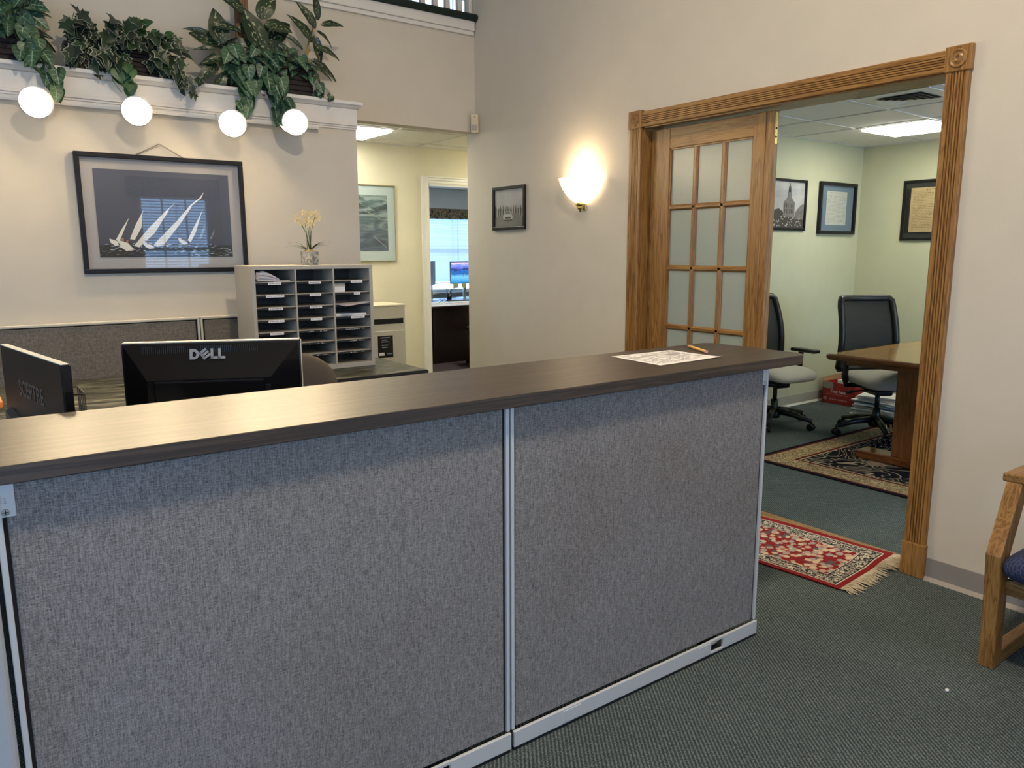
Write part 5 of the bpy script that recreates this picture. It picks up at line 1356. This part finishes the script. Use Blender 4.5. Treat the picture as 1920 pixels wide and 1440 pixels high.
vines(p3, [[(1.60, 4.86, 2.56), (1.57, 4.80, 2.43), (1.55, 4.785, 2.33), (1.55, 4.78, 2.25)], [(1.78, 4.86, 2.56), (1.77, 4.80, 2.43), (1.78, 4.785, 2.33), (1.755, 4.78, 2.2)], [(1.98, 4.9, 2.58), (2.04, 4.87, 2.50), (2.06, 4.86, 2.43)]])
vines(p3, [[(1.94, 4.93, 2.55), (2.00, 4.93, 2.70), (2.05, 4.93, 2.84), (2.09, 4.93, 2.95)], [(1.95, 4.92, 2.55), (2.02, 4.92, 2.72)], [(1.70, 4.93, 2.55), (1.68, 4.93, 2.72), (1.69, 4.93, 2.86)], [(1.46, 4.93, 2.55), (1.44, 4.93, 2.66), (1.40, 4.93, 2.74)], [(1.50, 4.92, 2.55), (1.47, 4.92, 2.64)], [(1.97, 4.93, 2.55), (2.02, 4.93, 2.66)]], 'stem_yellow', .0055)
m = MB(); m.box((1.575, 4.945, 2.57), (1.655, 4.975, 3.02), .004); m.build('wooden_stake', 'stake_wood', p3)

# ------------------------------------------------------------------ conference room furniture
def conf_chair(label, loc, rz, base_rot):
    t = thing('conference_chair', label, 'chair', loc, rz, 'mesh-back conference chairs', local=True)
    # local: faces +x
    m = MB()
    rows = []
    for j in range(13):
        v_ = j/12; r = []
        for i in range(33):
            th = 2*PI*i/32; c, s_ = math.cos(th), math.sin(th); ph = -PI/2 + PI*v_
            k = abs(math.cos(ph))**.5; xx = .03 + .245*k*math.copysign(abs(c)**.45, c); yy = .25*k*math.copysign(abs(s_)**.45, s_)
            zz = .455 + .050*math.copysign(abs(math.sin(ph))**.8, math.sin(ph)) - .035*max(0, (xx-.10)/.175)**2
            r.append((xx, yy, zz))
        rows.append(r)
    m.grid(rows); m.build('seat', 'grey_seat', t)
    def back(u, v):  # u -1..1 across, v 0..1 up
        w = .235 - .02*v; z = .50 + .56*v; x = -.235 - .085*v*v - .03*math.sin(PI*v)*-1 + .035*u*u
        return Vector((x, u*w, z))
    m = MB(); path = [back(-1, v/10) for v in range(0, 10)] + [back(-1, .965) + Vector((0, .006, 0)), back(-.93, 1)] + [back(u/5, 1) for u in range(-4, 5)] + [back(.93, 1), back(1, .965)] + [back(1, v/10) for v in range(9, -1, -1)]
    m.tube(path, .027, 8); path2 = [back(u/5, 0) for u in range(-5, 6)]; m.tube(path2, .026, 8); m.tube([back(u/5, .14) for u in range(-5, 6)], .012, 6); m.build('back_frame', 'black_plastic', t)
    m = MB(); m.grid([[back(-.97+1.94*i/12, .02+.96*j/14) for i in range(13)] for j in range(15)]); m.build('back_mesh', 'chair_mesh', t)
    m = MB(); m.tube([(-.05, 0, .40), (-.22, 0, .39), (-.285, 0, .47), (-.275, 0, .58)], [.03, .03, .028, .022], 8); m.build('back_support', 'black_plastic', t)
    m = MB(); m.box((-.16, -.13, .365), (.14, .13, .415), .02); m.box((-.10, -.07, .325), (.10, .07, .37), .015); m.build('tilt_mechanism', 'black_plastic', t)
    m = MB(); m.tube([(.06, -.10, .375), (.07, -.27, .36)], .007, 6); m.tube([(.07, -.25, .36), (.07, -.30, .36)], .014, 8); m.build('lever', 'black_plastic', t)
    for sg in (-1, 1):
        m = MB(); m.tube([(-.02, sg*.14, .395), (-.02, sg*.255, .40), (-.01, sg*.275, .46), (.0, sg*.275, .610)], [.02, .022, .024, .022], 8); ar = m.build('arm_post', 'black_plastic', t)
        m = MB(); m.box((-.09, sg*.275-.042, .606), (.17, sg*.275+.042, .636), .014, seg=3); m.build('arm_pad', 'black_plastic', ar)
    m = MB(); m.tube([(0, 0, .07), (0, 0, .22)], .030, 14); m.tube([(0, 0, .20), (0, 0, .34)], .018, 12); m.lathe([(.05, 0), (.055, .02), (.045, .07), (.032, .08)], (0, 0, .065), (0, 0, 1), 16); m.build('gas_column', 'black_plastic', t)
    for k in range(5):
        a = base_rot - rz + R(72*k); c, s_ = math.cos(a), math.sin(a)
        m = MB(); m.tube([(.03*c, .03*s_, .125), (.18*c, .18*s_, .11), (.325*c, .325*s_, .078)], [.030, .025, .016], 8); lg = m.build('base_leg', 'black_plastic', t)
        cx, cy = .325*c, .325*s_
        m = MB(); m.tube([(cx, cy, .08), (cx, cy, .05)], .010, 8)
        for d in (-.019, .019): m.lathe([(.022, -.010), (.029, -.006), (.029, .006), (.022, .010)], (cx - s_*d, cy + c*d, .030), (-s_, c, 0), 14)
        m.build('caster', 'black_gloss', lg)
    return t
conf_chair('grey-seated mesh chair at the left of the doorway, half hidden by the door leaf', (5.52, 3.77, 0), R(-100), R(-82))
conf_chair('grey-seated mesh chair pushed up behind the corner of the conference table', (5.84, 3.06, .0065), R(238), R(78))

tb = thing('conference_table', 'long glossy wooden conference table with bullnose edge', 'table', (6.0, 2.35, 0))
TX0, TX1, TY0, TY1 = 4.925, 6.95, 1.75, 2.985
m = MB(); m.box((TX0+.03, TY0+.03, .715), (TX1-.03, TY1-.03, .738)); m.build('tabletop', 'table_wood', tb)
m = MB(); r = .03; pr2 = []
prof = [(.04, .7375), (.012, .7365), (.003, .730), (0, .718), (.002, .705), (.012, .696), (.05, .694)]
def ring(off):
    ch = .025; a, b, c, d = TX0+off, TX1-off, TY0+off, TY1-off; k = max(.004, ch - off*.4)
    return [(a+k, c), (b-k, c), (b, c+k), (b, d-k), (b-k, d), (a+k, d), (a, d-k), (a, c+k)]
rows = [[(x, y, z) for x, y in ring(o_) + [ring(o_)[0]]] for o_, z in prof]
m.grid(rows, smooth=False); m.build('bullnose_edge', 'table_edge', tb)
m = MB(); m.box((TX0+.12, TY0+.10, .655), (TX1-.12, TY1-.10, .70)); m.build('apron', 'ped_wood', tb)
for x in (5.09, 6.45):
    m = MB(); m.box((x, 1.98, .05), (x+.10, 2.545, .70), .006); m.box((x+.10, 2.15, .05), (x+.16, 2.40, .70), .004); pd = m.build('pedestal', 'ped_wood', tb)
    m = MB(); m.box((x-.03, 1.88, .0072), (x+.13, 2.78, .065), .010); m.build('foot', 'table_edge', pd)

m = MB(); m.box((4.45, .98, .001), (7.05, 3.22, .007), .002); rg = m.build('area_rug', 'rug_black'); tag(rg, 'large black floral area rug with a cream border under the conference table', 'rug')

# copy paper box
bx = thing('paper_box', 'red cardboard copy paper box on the floor by the green wall', 'box', (6.95, 3.90, 0))
o0 = Vector((6.755, 4.085, 0)); e1 = Vector((-.06, -.998, 0)); e2 = Vector((.98, .2, 0)).normalized(); e2 = Vector((-e1.y, e1.x, 0)) if False else Vector((.998, -.06, 0))
def FB(a, b, d=0): return o0 + e1*a + Vector((0, 0, b)) - e2*d     # front face, d outwards
Wb, Hb, Db = .335, .205, .44
m = MB(); th = .006
m.pbox(FB, (0, Wb), (0, Hb), (-th, 0), 0, 0); m.pbox(FB, (0, Wb), (0, Hb), (-Db, -Db+th), 0, 0); m.pbox(FB, (0, th), (0, Hb), (-Db, 0), 0, 0); m.pbox(FB, (Wb-th, Wb), (0, Hb), (-Db, 0), 0, 0); m.pbox(FB, (0, Wb), (0, th), (-Db, 0), 0, 0)
m.build('carton', 'red_card', bx)
m = MB(); m.pbox(FB, (.0, .11), (Hb-.062, Hb), (.0, .0012), 0, 0); m.build('grey_panel', 'grey_card', bx)
m = MB(); P_ = [FB(0, Hb, -Db), FB(0, Hb, 0), FB(-.02, Hb+.03, -.02), FB(-.02, Hb+.05, -Db)]
m.prism(P_, [p + Vector((0, .004, .003)) for p in P_]); P_ = [FB(0, Hb, -.30), FB(.11, Hb+.022, -.28), FB(.11, Hb+.02, -Db), FB(0, Hb+.02, -Db)]; m.prism(P_, [p + Vector((0, 0, .004)) for p in P_]); m.build('flap', 'brown_card', bx)
F3 = lambda a, b, d=0: FB(.085+a, .108+b, .0014+d)
link('printed_title', text_mesh('Copy Paper', .036, F3, .0006, 0, 0, 1.0, 'paper'), bx)
m = MB(); m.pbox(FB, (.045, .28), (.090, .093), (.0, .0014)); m.pbox(FB, (.012, .045), (.03, .06), (0, .0014))
random.seed(2); u = .08
while u < .25: q_ = random.uniform(.008, .02); m.pbox(FB, (u, u+q_), (.038, .048), (0, .0014)); u += q_+.006
m.build('printed_marks', 'pink', bx)
m = MB()
for k in range(9):
    a0 = .14 + random.uniform(-.006, .006); m.pbox(FB, (a0, a0+.18), (.16+.0085*k, .167+.0085*k), (-.35, -.012))
tag(m.build('paper_ream', 'paper'), 'loose papers filling the red copy paper box', 'paper')
# paper pile on floor
t = thing('paper_pile', 'untidy pile of white papers on the floor behind the table pedestal', 'paper', (6.62, 3.28, 0)); random.seed(9)
z = .0095
for k in range(19):
    h = random.uniform(.006, .013); a = random.uniform(-.25, .25); c, s_ = math.cos(a), math.sin(a); cx, cy = 6.56 + random.uniform(-.03, .03), 3.36 + random.uniform(-.03, .03); L1, L2 = .15, .21
    m = MB(); P_ = [(cx + c*p*L1 - s_*q_*L2, cy + s_*p*L1 + c*q_*L2) for p, q_ in ((-1, -1), (1, -1), (1, 1), (-1, 1))]
    dz = [random.uniform(0, .010) for _ in range(4)] if k > 3 else [0]*4
    m.prism([(*P_[i], z) for i in range(4)], [(*P_[i], z+h+dz[i]*.3) for i in range(4)]); m.build('sheaf', 'paper' if k not in (9, 12) else 'mat_blue', t); z += h + .001

# ------------------------------------------------------------------ red fringed rug at the threshold
rr = thing('fringed_rug', 'small red floral rug with fringed end lying at the oak doorway', 'rug', (0, 0, 0), 0, local=True)
p0, p1_ = Vector((2.974, 1.656, 0)), Vector((3.505, 1.700, 0)); ux = (p1_-p0).normalized(); uy = Vector((-ux.y, ux.x, 0))
cen = p0 + ux*.27 + uy*.80
rr.location = (cen.x, cen.y, .001); rr.rotation_euler = (0, 0, math.atan2(ux.y, ux.x) - PI/2)
# local x runs back along -uy.. : rotated so that local x = length, local y = width
m = MB(); nx_, ny_ = 60, 22; rows = []
for j in range(ny_+1):
    r = []
    for i in range(nx_+1):
        x, y = -.80 + 1.6*i/nx_, -.27 + .54*j/ny_
        rip = .004*max(0, math.sin(x*9.0+2))*(abs(y)/.27)**2 + (.012*max(0, (y-.225)/.045)*abs(math.sin(x*5)) if y > 0 else 0)
        over = .012*(1/(1+math.exp(-(y-.10)*60)))
        r.append((x, y, .006 + rip*.6 + over))
    rows.append(r)
m.grid(rows); m.grid([[(p[0], p[1], p[2]-.005) for p in r] for r in rows]); m.build('rug_pile', 'rug_red', rr)
m = MB(); random.seed(14)
END = .80
for k in range(150):
    y = -.265 + .53*k/149; w = .0022; L = random.uniform(.05, .085)*(1 if abs(y-.07) > .02 else .6); dy = random.uniform(-.018, .018) + .012*math.sin(y*30)
    z0 = .006 + .012*(1/(1+math.exp(-(y-.10)*60))); z1 = .0035 + max(0, z0-.007)
    m.grid([[(END-.002, y-w, z0+.001), (END-.002, y+w, z0+.001)], [(END+.025, y-w+dy*.2, z0+.006), (END+.025, y+w+dy*.2, z0+.006)], [(END+L*.7, y-w*1.3+dy*.7, z1+.002), (END+L*.7, y+w*1.3+dy*.7, z1+.002)], [(END+L, y-w*.4+dy, z1), (END+L, y+w*.4+dy, z1)]])
fo = m.build('fringe', 'fringe', rr); fo['kind'] = 'stuff'

# ------------------------------------------------------------------ waiting chair at the right edge
wc = thing('waiting_chair', 'oak waiting-room armchair with navy seat against the right wall', 'chair', (3.06, .72, 0))
def bar(pts2, y0, y1, name, par=wc, mat='oak_z'):
    m = MB(); m.prism([(x, y0, z) for x, z in pts2], [(x, y1, z) for x, z in pts2]); o = m.build(name, mat, par)
    bvm = o.modifiers.new('round', 'BEVEL'); bvm.width = .004; bvm.segments = 2; return o
for ya, yb in ((.985, 1.035), (.405, .455)):
    bar([(2.812, 0), (2.874, 0), (2.862, .30), (2.848, .41), (2.955, .662), (2.885, .662), (2.775, .425), (2.790, .30)], ya, yb, 'front_leg')
    bar([(3.30, 0), (3.36, 0), (3.36, .40), (3.37, .66), (3.31, .66), (3.30, .40)], ya, yb, 'rear_leg')
    bar([(2.85, 0), (3.31, 0), (3.31, .052), (2.85, .052)], ya+.004, yb-.004, 'floor_rail', mat='oak_x')
    m = MB(); m.box((2.885, ya-.014, .660), (3.37, yb+.014, .690), .006); m.build('armrest', 'oak_x', wc)
m = MB(); m.box((2.84, .45, .275), (2.868, .99, .325), .003); m.build('seat_rail', 'oak_y', wc)
m = MB(); m.box((3.30, .45, .275), (3.33, .99, .325), .003); m.build('seat_rail', 'oak_y', wc)
for y in (.965, .455):
    m = MB(); m.box((2.85, y, .275), (3.32, y+.024, .325), .003); m.build('seat_rail', 'oak_x', wc)
m = MB(); cushion(m, 3.055, .715, .390, .285, .276, .068, .14, 48, 14); m.build('seat_cushion', 'navy_fabric', wc)
m = MB(); cushion(m, 3.325, .72, .70, .04, .255, .20, .28, 28, 14); m.build('back_cushion', 'navy_fabric', wc)

# lint speck on the carpet
m = MB(); cushion(m, 2.55, 1.02, .004, .008, .006, .004, .9, 8, 5); tag(m.build('lint_scrap', 'paper'), 'tiny white scrap of lint on the carpet', 'litter')

# ------------------------------------------------------------------ blue office beyond the hall door
dk = thing('office_desk', 'dark mahogany desk in the blue office beyond the hall', 'desk', (6.0, 9.3, 0))
m = MB(); m.box((4.80, 8.54, .715), (7.4, 10.12, .748), .006); m.build('desktop', 'dark_wood', dk)
m = MB(); m.box((5.06, 8.57, .0), (7.35, 8.60, .715)); m.build('modesty_panel', 'dark_wood', dk)
m = MB(); m.box((4.86, 8.66, 0), (4.90, 10.1, .715)); m.build('end_panel', 'dark_wood', dk)
m = MB(); m.box((5.03, 8.555, 0), (5.075, 8.61, .715), .004); m.build('leg', 'dark_wood', dk)
def flat_monitor(label, x0, y0, x1, y1, z0, h, front, name='monitor'):
    A, B = Vector((x0, y0, 0)), Vector((x1, y1, 0)); u = (B-A).normalized(); n = Vector((u.y, -u.x, 0)); w = (B-A).length
    F = lambda a, b, d=0: A + u*a + n*d + Vector((0, 0, z0+b))
    t = thing(name, label, 'monitor', tuple((A+B)/2 + Vector((0, 0, .748))))
    m = MB(); m.pbox(F, (0, w), (0, h), (-.02, 0), .003); m.build('bezel', 'dark_grey' if front is None else 'oil_blue', t)
    if front: m = MB(); m.pbox(F, (.012, w-.012), (.016, h-.012), (0, .001)); m.build('screen', front, t)
    m = MB(); m.pbox(F, (w*.45, w*.55), (.748-z0, .05), (-.03, -.01), .002); m.pbox(F, (w*.33, w*.67), (.7485-z0, .758-z0), (-.12, .08), .003); m.build('stand', 'steel', t)
    return t
om = flat_monitor('office monitor showing a blue mountain lake wallpaper', 6.115, 9.86, 6.66, 9.90, .965, .335, 'screen_scene')
flat_monitor('grey office monitor seen edge-on left of the wallpaper screen', 5.62, 9.60, 5.875, 9.90, .965, .345, None)
pc = thing('pen_cup', 'black pen cup on the cluttered office desk', 'pen cup', (5.85, 9.48, .748))
m = MB(); m.lathe([(.036, 0), (.038, .10), (.034, .10), (.033, .01)], (5.85, 9.48, .7485), (0, 0, 1), 16); m.build('cup', 'black_plastic', pc)
random.seed(6)
for k in range(7):
    a = random.uniform(0, 6.28); m = MB(); m.tube([(5.85+.01*math.cos(a), 9.48+.01*math.sin(a), .76), (5.85+.04*math.cos(a), 9.48+.04*math.sin(a), .748+random.uniform(.15, .19))], .004, 6); m.build('pen', random.choice(['black_plastic', 'oil_blue', 'steel']), pc)
def sheet(cx, cy, w, d, a, z, mat, label, name='paper_sheet', h=.003, cat='paper'):
    c, s_ = math.cos(a), math.sin(a); P_ = [(cx + c*p*w/2 - s_*q_*d/2, cy + s_*p*w/2 + c*q_*d/2) for p, q_ in ((-1, -1), (1, -1), (1, 1), (-1, 1))]
    m = MB(); m.prism([(*p, z) for p in P_], [(*p, z+h) for p in P_]); return tag(m.build(name, mat), label, cat, 'papers on the office desk' if cat == 'paper' else None)
for cx, cy, w, d, a, z, mt, lb in ((5.15, 8.74, .56, .36, .05, .7485, 'paper', 'white papers at the near left corner of the office desk'), (5.72, 8.76, .50, .36, -.06, .7485, 'paper', 'white papers along the near edge of the office desk'), (5.35, 9.06, .55, .34, .2, .752, 'paper', 'white papers under the eyeglasses on the office desk'), (5.75, 9.05, .35, .25, -.3, .7556, 'mat_aqua', 'pale blue papers on the office desk'), (5.62, 8.80, .30, .05, -.1, .7522, 'pink', 'pink sheet on the office desk'), (6.1, 8.75, .3, .3, 0, .7485, 'paper', 'white papers at the right of the office desk')): sheet(cx, cy, w, d, a, z, mt, lb)
sheet(5.33, 8.88, .075, .075, .3, .7556, 'yellow_note', 'yellow sticky note on the office desk papers', 'sticky_note', .004, 'note')
m = MB(); m.box((5.72, 9.22, .7485), (6.16, 9.36, .772), .006); kb = m.build('keyboard', 'black_plastic'); tag(kb, 'black keyboard on the office desk', 'keyboard')
m = MB(); m.box((6.08, 9.06, .7485), (6.40, 9.20, .79), .02); tag(m.build('desk_phone', 'black_gloss'), 'black desk phone at the right of the office desk', 'phone')
gl = thing('eyeglasses', 'black wire eyeglasses lying on the office desk papers', 'eyeglasses', (5.42, 9.02, .756))
m = MB()
for cx in (5.40, 5.47): m.tube([(cx + .027*math.cos(2*PI*k/14), 9.0, .785 + .022*math.sin(2*PI*k/14)) for k in range(15)], .0025, 5)
m.tube([(5.427, 9.0, .79), (5.443, 9.0, .79)], .0025, 5); m.build('rims', 'black_matte', gl)
m = MB()
for cx in (5.373, 5.497): m.tube([(cx, 9.0, .79), (cx-.02, 9.10, .775), (cx-.02, 9.13, .758)], .0022, 5)
m.build('temples', 'black_matte', gl)
for x in (6.16, 6.30):
    m = MB(); m.box((x, 9.845, .905), (x+.085, 9.848, .975)); m.build('sticky_note', 'green_note', om)
# office chair corner
oc = thing('office_chair', 'dark office chair partly seen behind the hall wall end in the office', 'chair', (5.62, 8.18, 0))
m = MB(); cushion(m, 5.62, 8.18, .46, .24, .24, .05, .5, 20, 10); m.build('seat', 'dark_grey', oc)
m = MB(); cushion(m, 5.66, 7.98, .72, .22, .045, .22, .4, 20, 10); m.build('backrest', 'dark_grey', oc)
m = MB(); m.tube([(5.62, 8.18, .06), (5.62, 8.18, .42)], .03, 10); m.build('gas_column', 'black_plastic', oc)
for k in range(5):
    a = R(72*k); m = MB(); m.tube([(5.62, 8.18, .09), (5.62+.28*math.cos(a), 8.18+.28*math.sin(a), .03)], [.03, .03], 8); m.build('base_leg', 'black_plastic', oc)
